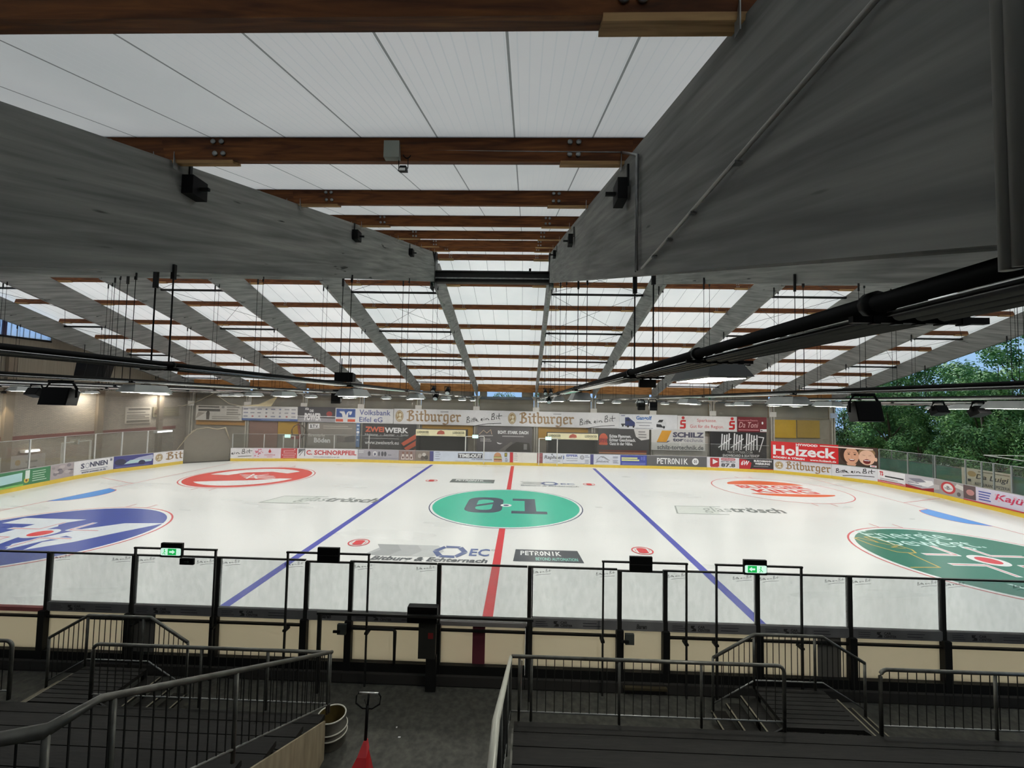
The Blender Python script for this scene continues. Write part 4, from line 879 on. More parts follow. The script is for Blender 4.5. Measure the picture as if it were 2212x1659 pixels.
for r_ in range(3):
    for c_ in range(8):
        u, v = .03+.122*c_, .8-.25*r_; random.choice((lambda: d.bars(u, u+.085, (v,), C(random.choice(('9a99a2', 'a8a6ac', '8d8ea6'))), .08), lambda: d.el(u+.04, v, .02, .06, C(random.choice(('a39fa5', 'b56a6a', '7f86a8'))), n=10)))()
d.r(0, 0, 1, .15, C('4d68a6')).bars(.35, .95, (.07,), C('9fb0d4'), .03); d.done(o)
o, d = sign(643.5, 724, 879, 912, 'dark sign reading FÜR DIE POWER in white', '45424a')
d.poly([(0, 0), (1, 0), (1, .25), (0, .3)], C('a8a6ac')).r(0, .36, 1, .4, W_).t('FÜR', .2, .78, .3, .95, W_, .05).t('DIE', .32, .66, .42, .82, W_, .05).t('POWER', .18, .1, .62, .6, W_, .05, .1).el(.84, .56, .08, .16, C('b23c3a'), n=14).bars(.77, .92, (.38,), W_, .06, ragged=0); d.done(o)
VB = C('2f58a8'); VO = C('e0552f')
o, d = sign(724.5, 850, 882.5, 914, 'white bank sign with a blue and orange square emblem', 'e9e8ea')
d.r(.02, .38, .345, .95, VB).r(.015, .06, .345, .36, C('e9e8ea')).r(.015, .07, .14, .25, VO).r(.215, .07, .345, .25, VO)
d.poly([(.075, .78), (.155, .78), (.185, .5), (.2, .68), (.225, .78), (.29, .78), (.28, .6), (.255, .52), (.235, .62), (.25, .68), (.225, .7), (.215, .1), (.145, .1), (.115, .62), (.075, .7)], C('e9e8ea'))
d.t('Volksbank', .415, .55, .945, .92, C('4d5aa0'), .01).t('Eifel eG', .415, .08, .81, .42, C('4d5aa0'), .01); d.done(o)
for xl, xr, lab, y in ((850, 1092.5, 'white banner with gold Bitburger and black handwriting, beside the bank sign', 0), (1093, 1337.5, 'white banner with gold Bitburger and black handwriting, beside the van sign', 5)):
    o, d = sign(xl, xr, 885+y, 918+y, lab, 'e6e4e6', group='twin beer banners')
    d.emblem(.055, .52, .036, .38).frak('Bitburger', .12, .0, .6, .98, BR).bars(.42, .49, (.85,), C('b0aeb2'), .07, ragged=0).hand(.655, -.05, .965, .85, K, .06); d.done(o)
o, d = sign(1338, 1463, 895.5, 928, 'white van dealer sign reading Gangolf in blue with two vans', 'e6e6ea')
CB = C('3c70b4'); d.t('Gangolf', .29, .56, .56, .9, CB, .04).bars(.29, .56, (.45,), C('a8a8b0'), .06, ragged=0).bars(.34, .53, (.26,), C('8f8f98'), .05, ragged=0).bars(.28, .58, (.08,), C('a8a8b0'), .04, ragged=0).bars(.03, .1, (.9,), C('77789a'), .05)
VN = C('2f3c74'); d.poly([(.1, .3), (.1, .78), (.16, .8), (.22, .6), (.27, .45), (.27, .2), (.1, .2)], VN, 'van').poly([(.1, .56), (.155, .74), (.185, .56)], C('23262f'), 'van').r(.03, .28, .1, .36, K, 'van').el(.15, .2, .02, .09, K, 'van', 14).el(.245, .18, .016, .08, K, 'van', 14).el(.06, .24, .018, .08, K, 'van', 14)
d.poly([(.64, .18), (.65, .45), (.69, .68), (.77, .7), (.81, .45), (.81, .2)], C('d8d8dc'), 'van').poly([(.66, .5), (.69, .66), (.76, .67), (.74, .5)], K, 'van').poly([(.64, .18), (.64, .38), (.72, .36), (.76, .15)], C('33343a'), 'van').el(.77, .18, .018, .09, K, 'van', 14); d.done(o)
SR = C('cf2226')
o, d = sign(1463.5, 1592, 899, 931.5, 'white savings bank sign with two red S marks and a slogan', 'e6e3e3')
for u in (.085, .91):
    d.el(u+.01, .86, .026, .1, SR); d.poly([(u-.04, .44), (u-.04, .62), (u-.02, .72), (u+.055, .72), (u+.055, .6), (u-.01, .6), (u-.01, .5), (u+.055, .5), (u+.055, .22), (u+.035, .14), (u-.045, .14), (u-.045, .26), (u+.02, .26), (u+.02, .38), (u-.03, .38)], SR)
d.t('Sparkasse.', .33, .55, .66, .82, C('d0545a'), .0).t('Gut für die Region.', .21, .14, .78, .42, C('d0545a'), .0); d.done(o)
o, d = sign(1592.5, 1656, 901, 934, 'dark red restaurant sign reading Da Toni', '7d1f2b')
d.t('Restaurant Pizzeria', .04, .72, .7, .84, C('d88a90'), .02).t('Da Toni', .05, .3, .72, .66, C('f0c4c2'), .0, .3).bars(.04, .74, (.15,), C('d88a90'), .06, ragged=0).r(.78, .05, 1, .22, W_).el(.86, .62, .03, .09, W_, n=10).r(.8, .1, .86, .16, K); d.done(o)
# lower row
o, d = sign(665, 769, 914, 969, 'grey flooring sign with B.T.V., BÖDEN and a gripping hand', '908a82', 17.8)
d.poly([(.02, .75), (.24, .78), (.24, .97), (.02, .95)], W_).t('B.T.V.', .05, .79, .22, .93, K, .03).bars(.32, .95, (.88, .8), C('c3beb4'), .03).t('Bärenstarke', .02, .46, .36, .58, C('d8d5ce'), .02).t('Böden', .14, .22, .47, .42, W_, .04)
HD = C('5f5a58'); d.poly([(.72, .25), (.97, .28), (.97, .55), (.74, .44)], HD, 'picture').el(.7, .38, .07, .12, C('7d7570'), 'picture', 14)
for k in range(4): d.line([(.68, .48-.07*k), (.61, .5-.08*k), (.63, .44-.07*k)], .07, HD, 'picture')
d.done(o)
o, d = sign(770, 776, 914, 966, 'narrow vertical blue and white banner left of the black sign', '5c7fae', 17.75); d.bars(.2, .8, (.9, .75, .5, .3), C('dbe6f2'), .06); d.el(.5, .62, .4, .06, W_, n=10); d.done(o)
BKS = '3b393a'; OR = C('e2694a')
o, d = sign(783.5, 898.5, 915.5, 973, 'black sign reading ZWEIWERK in orange and white with orange diagonal bars', BKS, 17.8)
d.t('ZWEI', .05, .68, .4, .88, OR, .04).t('WERK', .41, .66, .85, .86, W_, .04).t('Heizung  -  Sanitär  -  Solar', .05, .52, .86, .63, C('cfcfcf'), .01).r(.05, .435, .68, .445, W_).t('www.zweiwerk.eu', .05, .22, .68, .36, W_, .02)
d.poly([(.72, .28), (.77, .18), (1, .46), (1, .65)], OR).poly([(.78, .1), (.83, .0), (1, .2), (1, .4)], OR).poly([(.93, 0), (1, .0), (1, .1)], C('a85540')); d.done(o)
o, d = sign(1030.5, 1149, 922, 977, 'dark roofing sign reading ECHT. STARK. DACH with a white bird', '6a6567', 17.8)
d.t('ECHT. STARK. DACH', .38, .72, .93, .85, W_, .05).bars(.46, .85, (.63,), C('b9b5b5'), .04, ragged=0).line([(.04, .68), (.12, .85), (.18, .74), (.25, .88), (.27, .7)], .06, C('cdb39a')).bars(.06, .3, (.64, .5, .43), C('b3aeb0'), .04).poly([(.5, .1), (.72, .42), (.95, .38), (.98, .0), (.6, .0)], C('46433f'), 'picture').poly([(.36, .0), (.62, .42), (.66, .38), (.48, .0)], C('85807c'), 'picture').poly([(.36, .4), (.41, .36), (.47, .35), (.42, .31), (.38, .33)], W_, 'picture').r(.85, .12, .91, .34, C('9d9a9a'), 'picture'); d.done(o)
o, d = sign(1292, 1402, 926.5, 984, 'dark burger advert with a bun logo and white slogan', '4a4848', 17.8)
d.poly([(.02+.085+.085*math.cos(a), .62+.2*math.sin(a)) for a in [pi*k/10 for k in range(11)]], OR).poly(rrect(.02, .38, .19, .48, .03), OR).t('BURGER', .02, .58, .18, .65, C('d0473f'), .05).t('KING', .02, .48, .18, .58, C('d0473f'), .06)
d.t('Echte Flammen.', .225, .66, .65, .78, W_, .03).t('Echter Geschmack.', .225, .52, .74, .64, W_, .03).t('Ganz in der Nähe.', .225, .38, .68, .5, W_, .03).poly([(.7, 1), (1, 1), (1, .63), (.85, .58), (.74, .72)], C('dad6d4')).bars(.79, .95, (.9, .8, .7), C('8a8688'), .04).r(.02, .06, .95, .12, C('c98a66')).r(.02, .14, .95, .2, C('7a3b30')); d.done(o)
o, d = sign(1407, 1523, 929, 973, 'white sign reading SCHILZ tortechnik with an orange slanted block', 'd7d4d2', 17.8)
d.poly([(.1, .4), (.2, .96), (.38, .96), (.28, .4)], C('e3a233')).poly([(.1, .4), (.28, .4), (.3, .46), (.36, .47), (.29, .36), (.11, .36)], C('6b6672')).t('SCHILZ', .4, .64, .98, .9, C('54526a'), .05).t('tor', .4, .44, .6, .6, C('4a4860'), .04).t('technik', .61, .42, .97, .6, C('77768a'), .0).t('schilz-tortechnik.de', .11, .04, .97, .26, C('55565c'), .02); d.done(o)
o, d = sign(1534, 1656, 933, 990, 'black shop sign with white tally marks and 17', '2b292b', 17.75)
for g in range(3):
    u = .2+.22*g
    for k in range(4): d.line([(u+.042*k, .3+.03*(k % 2)), (u+.042*k+.015, .9+.04*math.sin(5*k+g))], .13, W_, 'lettering')
    d.line([(u-.05, .4), (u+.17, .74)], .1, W_, 'lettering')
d.line([(.83, .34), (.83, .88)], .13, W_, 'lettering').line([(.86, .82), (.95, .8), (.87, .26)], .09, W_, 'lettering')
d.t('TRICK17-TRIER.COM', .3, .18, .75, .27, C('c9c6c6'), .02).t('SNOWBOARD & SKATESHOP', .22, .05, .87, .15, W_, .03); d.done(o)
# yellow infill panels and brick showing between the signs
YP = 'b98c2e'
def infill(xl, xr, yt, yb, lab, c=YP, Y=18.22, name='infill_panel'):
    a, e = at(xl, yt, 1, Y), at(xr, yb, 1, Y); xm = (xl+xr)/2
    o = MB().box((a.x, Y, at(xm, yb, 1, Y).z), (e.x, Y+.06, at(xm, yt, 1, Y).z), C(c, .7)).build(name, origin=(a.x, Y, 2)); tag(o, lab, 'wall panel', 'panels between the far posts'); return o
infill(912, 968, 916, 945, 'ochre panel above the left bench shelter, left of its twin'); infill(968.5, 1021, 917, 945, 'ochre panel above the left bench shelter, right of its twin')
infill(1163, 1214, 922, 950, 'ochre panel above the right bench shelter, left of its twin'); infill(1214.5, 1270, 922, 950, 'ochre panel above the right bench shelter, right of its twin')
infill(1671, 1720, 907, 946, 'bright yellow panel above the red banner, left of its twin', 'c09a22'); infill(1722, 1771, 908, 946, 'dull yellow panel above the red banner, right of its twin', 'a88a40')
infill(424, 530, 906, 918, 'long ochre band under the leftmost wall signs', 'b5853f'); infill(601, 645, 911, 938, 'yellow panel beside the red basketball hoop', 'c0962a')
struct(MB().box((-28.0, 18.2, .1), (-24.9, 18.28, 3.6), brick_mat('red_brick', '8a5b4e', '7b4e44', '9a8478')).build('wall_brick_infill'))
struct(MB().box((14.4, 18.15, .1), (20, 18.24, 3.0), C('c3bcb4')).build('wall_white_infill'))
T = thing('hoop_stand', (-22.2, 17.6, 0), 'dull red hoop stand leaning by the yellow panel on the far wall', 'stand')
MB().tube([(-22.3, 17.5, .2), (-22.1, 17.6, 2.0), (-22.3, 17.5, 3.5)], .12, C('7d3a30'), 8).build('mast', T); MB().tube([(-22.2+.7*math.cos(a), 17.4, 2.7+.7*math.sin(a)) for a in [2*pi*k/20 for k in range(20)]], .05, C('5b4a3a'), 6, closed=True).build('hoop', T); MB().box((-22.9, 17.3, 1.9), (-22.0, 17.5, 2.2), C('8a3a30')).build('arm', T)
# bench shelters
for xl, xr, y1, y2, y3, lab in ((898.5, 1006, 928.5, 942, 975, 'left'), (1183, 1292, 936.5, 949.5, 983, 'right')):
    Y = 15.75; a, e = at(xl, y1, 1, Y), at(xr, y1, 1, Y); xm = (xl+xr)/2; z1, z2 = at(xm, y1, 1, Y).z, at(xm, y2, 1, Y).z
    T = thing('bench_shelter', (a.x, Y, .12), '%s players bench shelter, dark inside under a cream fascia' % lab, 'shelter', 'players bench shelters')
    DK = C('474644', .8)
    MB().box((a.x, Y+.05, z1-.08), (e.x, Y+1.7, z1-.02), DK).build('roof', T); MB().box((a.x, Y+1.6, .12), (e.x, Y+1.66, z1-.06), DK).build('back_wall', T)
    for x in (a.x, e.x-.05): MB().box((x, Y+.05, .12), (x+.05, Y+1.62, z1-.06), DK).build('side_wall', T)
    MB().box((a.x+.2, Y+1.1, .5), (e.x-.2, Y+1.55, .56), C('4a4038')).build('bench', T)
    f, Wd = path_f([(a.x, Y), (e.x, Y)], z2, z1); CR_ = C('efe6bd', .5)
    p, d = panel('fascia_sign', None, None, [(a.x, Y), (e.x, Y)], z2, z1, CR_, .05, parent=T)
    for u in (.02, .74): d.t('LUXENDECKER', u, .38, u+.24, .78, C('6b6745'), .04).bars(u+.08, u+.24, (.18,), C('b5b08a'), .08, ragged=0)
    d.poly([(.42, .3), (.44, .7), (.5, .95), (.57, .75), (.58, .35), (.5, .2)], C('b5543c')); d.el(.5, .18, .06, .12, C('e9dcc0'), n=10); d.done(p)
# white gate portals by the benches
for xl, xr, yt, yb, ex, lab in ((1006, 1046, 943, 974, 1027, 'white gate portal left of the roofing sign'), (1164.5, 1204, 947, 979, 1184.5, 'white gate portal before the right bench shelter'), (613, 637, 942, 966, 623, 'white gate portal beside the red hoop stand'), (137, 198, 954, 985, 166, 'white gate portal in the left bend behind the glass')):
    if xl > 200: Y = 15.55; a, e = at(xl, yt, 1, Y), at(xr, yt, 1, Y)
    else: a = bpt(xl); e = bpt(xr); a = V3((a.x-.25, a.y, at(xl, yt, 0, a.x-.25).z)); e = V3((e.x-.25, e.y, at(xr, yt, 0, e.x-.25).z)); a.z = e.z = (a.z+e.z)/2
    T = thing('gate_portal', (a.x, a.y, .1), lab, 'frame', 'white portals on the far side'); WP = C('dcdbd6', .4)
    for p in (a, e): MB().box((p.x-.045, p.y-.045, .1), (p.x+.045, p.y+.045, a.z), WP).build('upright', T)
    MB().tube([a, e], .04, WP, 6).build('crossbar', T)
    c = a+(e-a)*((ex-xl)/(xr-xl))+V3((0, -.06, 0)); T = thing('exit_lamp', (c.x, c.y-.06, c.z-.1), ('small pale exit sign on the '+lab).replace(' in the left bend behind the glass', ' in the left bend'), 'sign', 'exit signs on the far side')
    MB().box((c.x-.28, c.y-.1, c.z-.14), (c.x+.28, c.y-.06, c.z+.16), emit('exit_glow', 'c9f5ea', 1.0) if xl > 200 else C('aaa79c')).build('face', T)
    MB().box((c.x-.3, c.y-.06, c.z-.16), (c.x+.3, c.y+.0, c.z+.18), C('8f9490')).build('case', T)
# ================================================================== HANGING UNDER THE BEAMS
PZ = 6.52
def px_of(i): return 2.12+6.05*(i-6)+(.33 if i == 6 else -.02)
ROWN = ['first', 'second', 'third', 'fourth', 'fifth', 'sixth', 'seventh', 'eighth', 'ninth', 'tenth', 'eleventh', 'twelfth']
HANGY = [-19.35, -13.7, -8.2, -2.7, 2.8, 8.3, 13.8]
SILV = C('e3e3df', .16, .95, spec=.5)
for i in range(12):
    x = px_of(i)
    T = thing('pipe_run', (x, -19, PZ), ('bundle of black and silver pipes hanging under the big beam %s' % ('on the right' if i == 6 else 'on the left')) if i in (5, 6) else 'pipe bundle hung across the hall, %s %s of the big %s beam' % (ROWN[abs(i-(6 if i > 6 else 5))-1], 'right' if i > 6 else 'left', 'right' if i > 6 else 'left'), 'pipes', 'pipe runs under the beams')
    y0 = -26 if i in (5, 6) else -21; n = 12 if i in (5, 6) else 6
    for dx, r, m in ((-.17, .036, DARK), (.17, .03, DARK)): MB().tube([(x+dx, y0, PZ), (x+dx, 16.5, PZ)], r, m, n).build('black_pipe', T)
    for dx in (-.085, 0, .085): MB().tube([(x+dx, y0, PZ-(.042 if i in (5, 6) else .055)), (x+dx, 16.5, PZ-(.042 if i in (5, 6) else .055))], .026 if i in (5, 6) else .024, SILV, n).build('silver_pipe', T)
    for y in ([-23.05, -21.4]+HANGY if i in (5, 6) else HANGY):
        q = MB().box((x-.26, y-.012, PZ-.075), (x+.26, y+.012, PZ-.05), BLACK)
        for dx, r in ((-.17, .05), (-.085, .026), (0, .026), (.085, .026), (.17, .042)):
            if i in (5, 6): q.lathe([(r, -.02), (r, .02)], (x+dx, y, PZ), BLACK, 12, 'Y').box((x+dx-.014, y-.015, PZ-.08), (x+dx+.014, y+.015, PZ-.02), BLACK)
            else: q.box((x+dx-.02, y-.02, PZ-.08), (x+dx+.02, y+.02, PZ+.01), BLACK)
        q.build('clamp_strut', T)
    for y in HANGY:
        zb = zbot(y)
        for dx in ((-.11, .11) if i not in (5, 6) else (-.12, .12)):
            MB().tube([(x+dx, y, PZ-.06), (x+dx, y, zb+.02)], .009 if i not in (5, 6) else .01, BLACK, 5).build('hanger_rod', T)
            MB().box((x+dx-.025, y-.02, zb-.22 if dx < 0 else zb-.1), (x+dx+.025, y+.02, zb+.25 if dx < 0 else zb+.1), DARK).build('hanger_bracket', T)
# hooded lights under every pipe run
HOODW = C('c3c6c3', .45); HOODD = C('5f6262', .5); LAMP = emit('lamp_diffuser', 'fffdf2', 62.0)
def hood(x, y, z, label, dark=False, on=True):
    T = thing('hooded_light', (x, y, z+.22), label, 'lamp', 'hooded lights over the ice'); m = HOODD if dark else HOODW
    w, t, l, l2, h = .27, .17, .62, .5, .2; q = MB()
    o8 = [(-w, -l, 0), (w, -l, 0), (w, l, 0), (-w, l, 0), (-t, -l2, h), (t, -l2, h), (t, l2, h), (-t, l2, h)]
    o8 = [V3((x, y, z))+V3(p) for p in o8]; e = .012
    i8 = [V3((x, y, z))+V3(p) for p in [(-w+e, -l+e, 0), (w-e, -l+e, 0), (w-e, l-e, 0), (-w+e, l-e, 0), (-t+e, -l2+e, h-e), (t-e, -l2+e, h-e), (t-e, l2-e, h-e), (-t+e, l2-e, h-e)]]
    q.add(o8, [(4, 5, 6, 7), (0, 1, 5, 4), (1, 2, 6, 5), (2, 3, 7, 6), (3, 0, 4, 7)], m).add(i8, [(4, 7, 6, 5), (0, 4, 5, 1), (1, 5, 6, 2), (2, 6, 7, 3), (3, 7, 4, 0)], C('e6e7e4', .4))
    q.add(o8[:4]+i8[:4], [(0, 4, 5, 1), (1, 5, 6, 2), (2, 6, 7, 3), (3, 7, 4, 0)], m); q.build('hood', T)
    q = MB().box((x-.22, y-.55, z-.016), (x+.22, y+.55, z+.03), C('f2f2ec', .4)); q.add([(x-.21, y-.54, z-.02), (x-.21, y+.54, z-.02), (x+.21, y+.54, z-.02), (x+.21, y-.54, z-.02)], [(0, 1, 2, 3)], LAMP); q.build('diffuser', T)
    MB().box((x-.06, y-.1, z+h), (x+.06, y+.1, z+h+.03), DARK).build('gear_box', T)
    for dy in (-.35, .35): MB().tube([(x, y+dy, z+h), (x, y+dy, z+h+(.03 if z < 6.3 else .14))], .006, STEEL, 5).build('suspension', T)
LY = [-13.15, -6.25, .75, 7.7, 14.5]
RORD = ['farthest', 'second farthest', 'middle', 'second nearest', 'nearest']
for i in range(12):
    for k, y in enumerate(LY):
        hood(px_of(i)+(.02 if i > 5 else .06), y, 6.2, 'hooded light over the ice, %s of the %s row from the left' % (RORD[4-k], ROWN[i]))
hood(3.33, -19.2, 6.46, 'large dark hooded light near the camera, right of the thick black pipes', True, True)

# loudspeakers, screens and stage lamps
def speaker(c, w, h, dp, label, name='loudspeaker', cat='loudspeaker', yoke=False, tilt=0, group='hanging loudspeakers', rods=0):
    c = V3(c); T = thing(name, c, label, cat, group); ct, st = math.cos(tilt), math.sin(tilt)
    def P(x, y, z): return V3((c.x+x, c.y+y*ct-z*st, c.z+y*st+z*ct))
    q = MB().hexa([P(-w/2, -dp/2, -h/2), P(w/2, -dp/2, -h/2), P(w*.42, dp/2, -h/2*.8), P(-w*.42, dp/2, -h/2*.8), P(-w/2, -dp/2, h/2), P(w/2, -dp/2, h/2), P(w*.42, dp/2, h/2*.8), P(-w*.42, dp/2, h/2*.8)], BLACK)
    q.build('cabinet', T)
    q = MB().hexa([P(-w*.46, -dp/2-.012, -h*.45), P(w*.46, -dp/2-.012, -h*.45), P(w*.46, -dp/2, -h*.45), P(-w*.46, -dp/2, -h*.45), P(-w*.46, -dp/2-.012, h*.45), P(w*.46, -dp/2-.012, h*.45), P(w*.46, -dp/2, h*.45), P(-w*.46, -dp/2, h*.45)], C('050506', .8)); q.build('grille', T)
    if yoke:
        z = h/2+.16; MB().tube([P(-w*.56, 0, 0), V3((c.x-w*.56, c.y, c.z+h*.5)), V3((c.x-w*.4, c.y, c.z+z)), V3((c.x+w*.4, c.y, c.z+z)), V3((c.x+w*.56, c.y, c.z+h*.5)), P(w*.56, 0, 0)], .028, BLACK, 6).build('yoke', T)
        MB().box((c.x-w*.45, c.y-.03, c.z+z), (c.x+w*.4, c.y+.03, c.z+z+.05), BLACK).build('mount_bar', T)
        MB().tube([(c.x, c.y, c.z+z), (c.x, c.y, max(PZ-.13, c.z+z+.06))], .02, BLACK, 6).build('drop_rod', T)
    if rods:
        for dx in (-w*.25, w*.25): MB().tube([(c.x+dx, c.y, c.z+h/2), (c.x+dx, c.y, c.z+h/2+rods)], .012, BLACK, 5).build('drop_rod', T)
    return T
def hang(x0, x1, y0, y1, D, *a, **k):
    Y = CAM.y+D; p, q = at(x0, y0, 1, Y), at(x1, y1, 1, Y)
    return speaker(((p.x+q.x)/2, Y, (p.z+q.z)/2), q.x-p.x, p.z-q.z, .3 if D > 6 else .12, *a, **k)
hang(728, 766, 805, 826, 11.25, 'black loudspeaker hanging from two rods at the left pipes', rods=.4)
hang(1379, 1414, 820, 838, 5.35, 'small black box hanging under the clamp of the right pipes', name='projector_box', cat='box', rods=.03, group=None)
T = hang(1838, 1895, 869, 914, 9.3, 'black loudspeaker on a yoke before the trees at right', yoke=True, tilt=-.22)
d = Deco(lambda u, v, e: V3((T.location.x-.27+.5*u, T.location.y-.2-e, T.location.z-.25+.07*v)), .5, .07, start=-.01)
hang(102, 160, 839, 878, 9.9, 'black loudspeaker on a yoke before the pale left wall', yoke=True, tilt=-.2)
hang(718, 737, 850, 872, 24, 'small grey loudspeaker above the white bank sign', yoke=True)
hang(1377, 1392, 870, 886, 24.5, 'small black loudspeaker above the van sign, left of a pair', yoke=True)
hang(1402, 1418, 868, 887, 24.5, 'small black loudspeaker above the van sign, right of a pair', yoke=True)
hang(2014, 2041, 879, 897, 14, 'dark loudspeaker tilted down before the trees, left of a pair', yoke=True, tilt=-.5)
hang(2099, 2128, 880, 900, 12.6, 'dark loudspeaker tilted down before the trees, right of a pair', yoke=True, tilt=-.5)
hang(65, 90, 840, 858, 14.5, 'dark loudspeaker by the left edge, pointing down at the ice', yoke=True, tilt=-.5)
def spot(px_, py_, D, r, label, tilt=-.5):
    Y = CAM.y+D; c = at(px_, py_, 1, Y); T = thing('stage_lamp', c, label, 'lamp', 'stage lamps over the ice'); dv = V3((0, -math.cos(.6), -math.sin(.9))).normalized()
    a = c-dv*r*1.3; MB().tube([a, c+dv*r*1.1], r*.8, BLACK, 12, r).build('can', T); MB().tube([c+dv*r*1.1, c+dv*r*1.14], r*.85, C('dfe3e6', .2), 12).build('lens', T)
    MB().tube([c+V3((-r*1.1, 0, 0)), c+V3((-r*1.1, 0, r*1.6)), c+V3((r*1.1, 0, r*1.6)), c+V3((r*1.1, 0, 0))], .02, BLACK, 5).build('yoke', T)
    MB().tube([c+V3((0, 0, r*1.6)), V3((c.x, c.y, max(PZ-.13, c.z+r*1.8)))], .015, BLACK, 5).build('drop_rod', T)
spot(941, 857, 22.5, .15, 'black stage lamp with pale lens above the first gold lettering, lower of two'); spot(936, 842, 22.5, .13, 'black stage lamp above the first gold lettering, upper left of three'); spot(967, 845, 23, .15, 'small black stage lamp right of the two above the first gold lettering')
spot(1186, 865, 24, .14, 'black stage lamp below the twin lamps near the middle of the hall'); spot(1178, 847, 24, .12, 'left of twin black lamps near the middle of the hall'); spot(1190, 847, 24, .12, 'right of twin black lamps near the middle of the hall')
# scoreboard cube at the left wall
a, c = at(157, 772, 0, -32.2), at(236, 772, 0, -32.2)
T = thing('scoreboard', at(197, 820, 1, 4.2), 'large black scoreboard box hung tilted in front of the left wall', 'scoreboard')
p = [at(157, 820, 1, 4.0), at(222, 820, 1, 4.0), at(237, 775, 1, 4.0), at(168, 770, 1, 4.0)]
MB().hexa([p[0], p[1], p[1]+V3((0, .5, 0)), p[0]+V3((0, .5, 0)), p[3], p[2], p[2]+V3((0, .5, 0)), p[3]+V3((0, .5, 0))], C('121213', .5)).build('case', T)
for k in (.35, .75): MB().tube([p[0]+(p[1]-p[0])*k+V3((0, -.01, .05)), p[3]+(p[2]-p[3])*k+V3((0, -.01, -.05))], .015, C('3a3a3a'), 5).build('seam', T)
for k in (3, 2): MB().tube([p[k]+V3((.2 if k == 3 else -.2, .25, 0)), p[k]+V3((.2 if k == 3 else -.2, .25, .9))], .02, BLACK, 5).build('drop_rod', T)
# black floodlights bolted on the two big beams
FB = [(410, 408, 0), (765, 510, 0), (885, 546, 0), (1357, 418, 1), (1240, 520, 1), (1203, 550, 1)]
for k, (x, y, s) in enumerate(FB):
    X = BX[5]+.1 if s == 0 else BX[6]-.1; c = at(x, y, 0, X); q = 1 if s == 0 else -1
    T = thing('beam_floodlight', c, 'black floodlight with a bracket on the inner face of the %s big beam, %s' % ('left' if s == 0 else 'right', ['nearest', 'second', 'third farthest'][k % 3] if k % 3 < 2 else 'highest'), 'lamp', 'floodlights on the big beams')
    MB().box((c.x+q*.02-.02, c.y-.14, c.z-.13), (c.x+q*.16, c.y+.12, c.z+.13), BLACK).build('body', T)
    MB().box((min(c.x+q*.16, c.x+q*.28), c.y-.02, c.z-.03), (max(c.x+q*.16, c.x+q*.28), c.y+.02, c.z+.01), BLACK).build('bracket_arm', T)
    MB().box((c.x-.02, c.y-.03, c.z+.1), (c.x+.02, c.y+.01, c.z+.36), DARK).build('strap', T)
# junction box, conduits and small floodlight
X = BX[6]-.1; yP = NEARY[1]; zP = ztop(yP)
cz = lambda x, y: at(x, y, 1, yP-.1)
T = thing('junction_box', cz(849, 328), 'grey junction box with a cable coil on the second purlin', 'box')
c = cz(849, 328); MB().box((c.x-.1, c.y-.07, c.z-.11), (c.x+.1, c.y+.02, c.z+.11), C('8f948a', .5)).build('case', T)
e = cz(879, 331); MB().tube([(e.x+.05*math.cos(a), e.y+.01, e.z+.06*math.sin(a)) for a in [2*pi*k/16 for k in range(16)]], .008, BLACK, 5, closed=True).build('cable_coil', T)
f = cz(871, 364); T = thing('small_floodlight', f, 'small black floodlight with a white lens hanging from the second purlin', 'lamp')
MB().hexa([f+V3(q) for q in ((-.055, -.05, -.06), (.055, -.05, -.06), (.05, .05, -.03), (-.05, .05, -.03), (-.04, -.02, .03), (.04, -.02, .03), (.04, .05, .04), (-.04, .05, .04))], BLACK).build('body', T)
MB().hexa([f+V3(q) for q in ((-.042, -.054, -.055), (.042, -.054, -.055), (.042, -.049, -.057), (-.042, -.049, -.057), (-.036, -.036, -.01), (.036, -.036, -.01), (.036, -.03, -.01), (-.036, -.03, -.01))], C('d9dad6', .2)).build('lens', T)
for dx in (-.06, .06): MB().tube([f+V3((dx, 0, -.0)), f+V3((dx, 0, .13))], .006, BLACK, 5).build('bracket', T)
PIPEW = C('a9aaa4', .45)
T = thing('cable_conduit', cz(880, 325), 'thin grey conduit along the second purlin and down the right beam face', 'conduit')
a, b2 = cz(875, 325), cz(1370, 329); b2.x = min(b2.x, X-.03); MB().tube([a, b2], .011, GALV, 6).build('tube', T)
g0, g1 = at(1377, 335, 0, X-.03), at(1381, 578, 0, X-.03); MB().tube([b2, g0, V3((X-.03, g0.y, g1.z))], .016, GALV, 6).build('down_tube', T)
MB().tube([g0+V3((0, .06, 0)), V3((X-.03, g0.y+.06, g1.z))], .01, GALV, 6).build('down_tube', T)
T = thing('cable_conduit', at(1384, 578, 0, X-.03), 'pale straight conduit running up the face of the right big beam', 'conduit')
g0, g1 = at(1386, 580, 0, X-.03), at(1890, 2, 0, X-.03); MB().tube([g0, g1+(g1-g0)*.3], .013, C('b4b3ac', .4), 8).build('tube', T)
for k in (.33, .55, .72, .86):
    p = g1+(g0-g1)*k; MB().box((p.x-.015, p.y-.012, p.z-.022), (p.x+.03, p.y+.03, p.z-.008), GALV).build('clip', T)
T = thing('drain_pipe', (X-.05, -23.6, 6.5), 'two grey vertical pipes side by side at the upper right edge', 'pipe')
for k, (x0, xt) in enumerate(((2182, 2176), (2212, 2204))):
    p = at(x0, 500, 0, X-.04); r = .022; MB().tube([(p.x, p.y, 6.46), (p.x, p.y, 8.6)], r, C('7f7f7b', .45), 12).build('vertical_pipe', T)

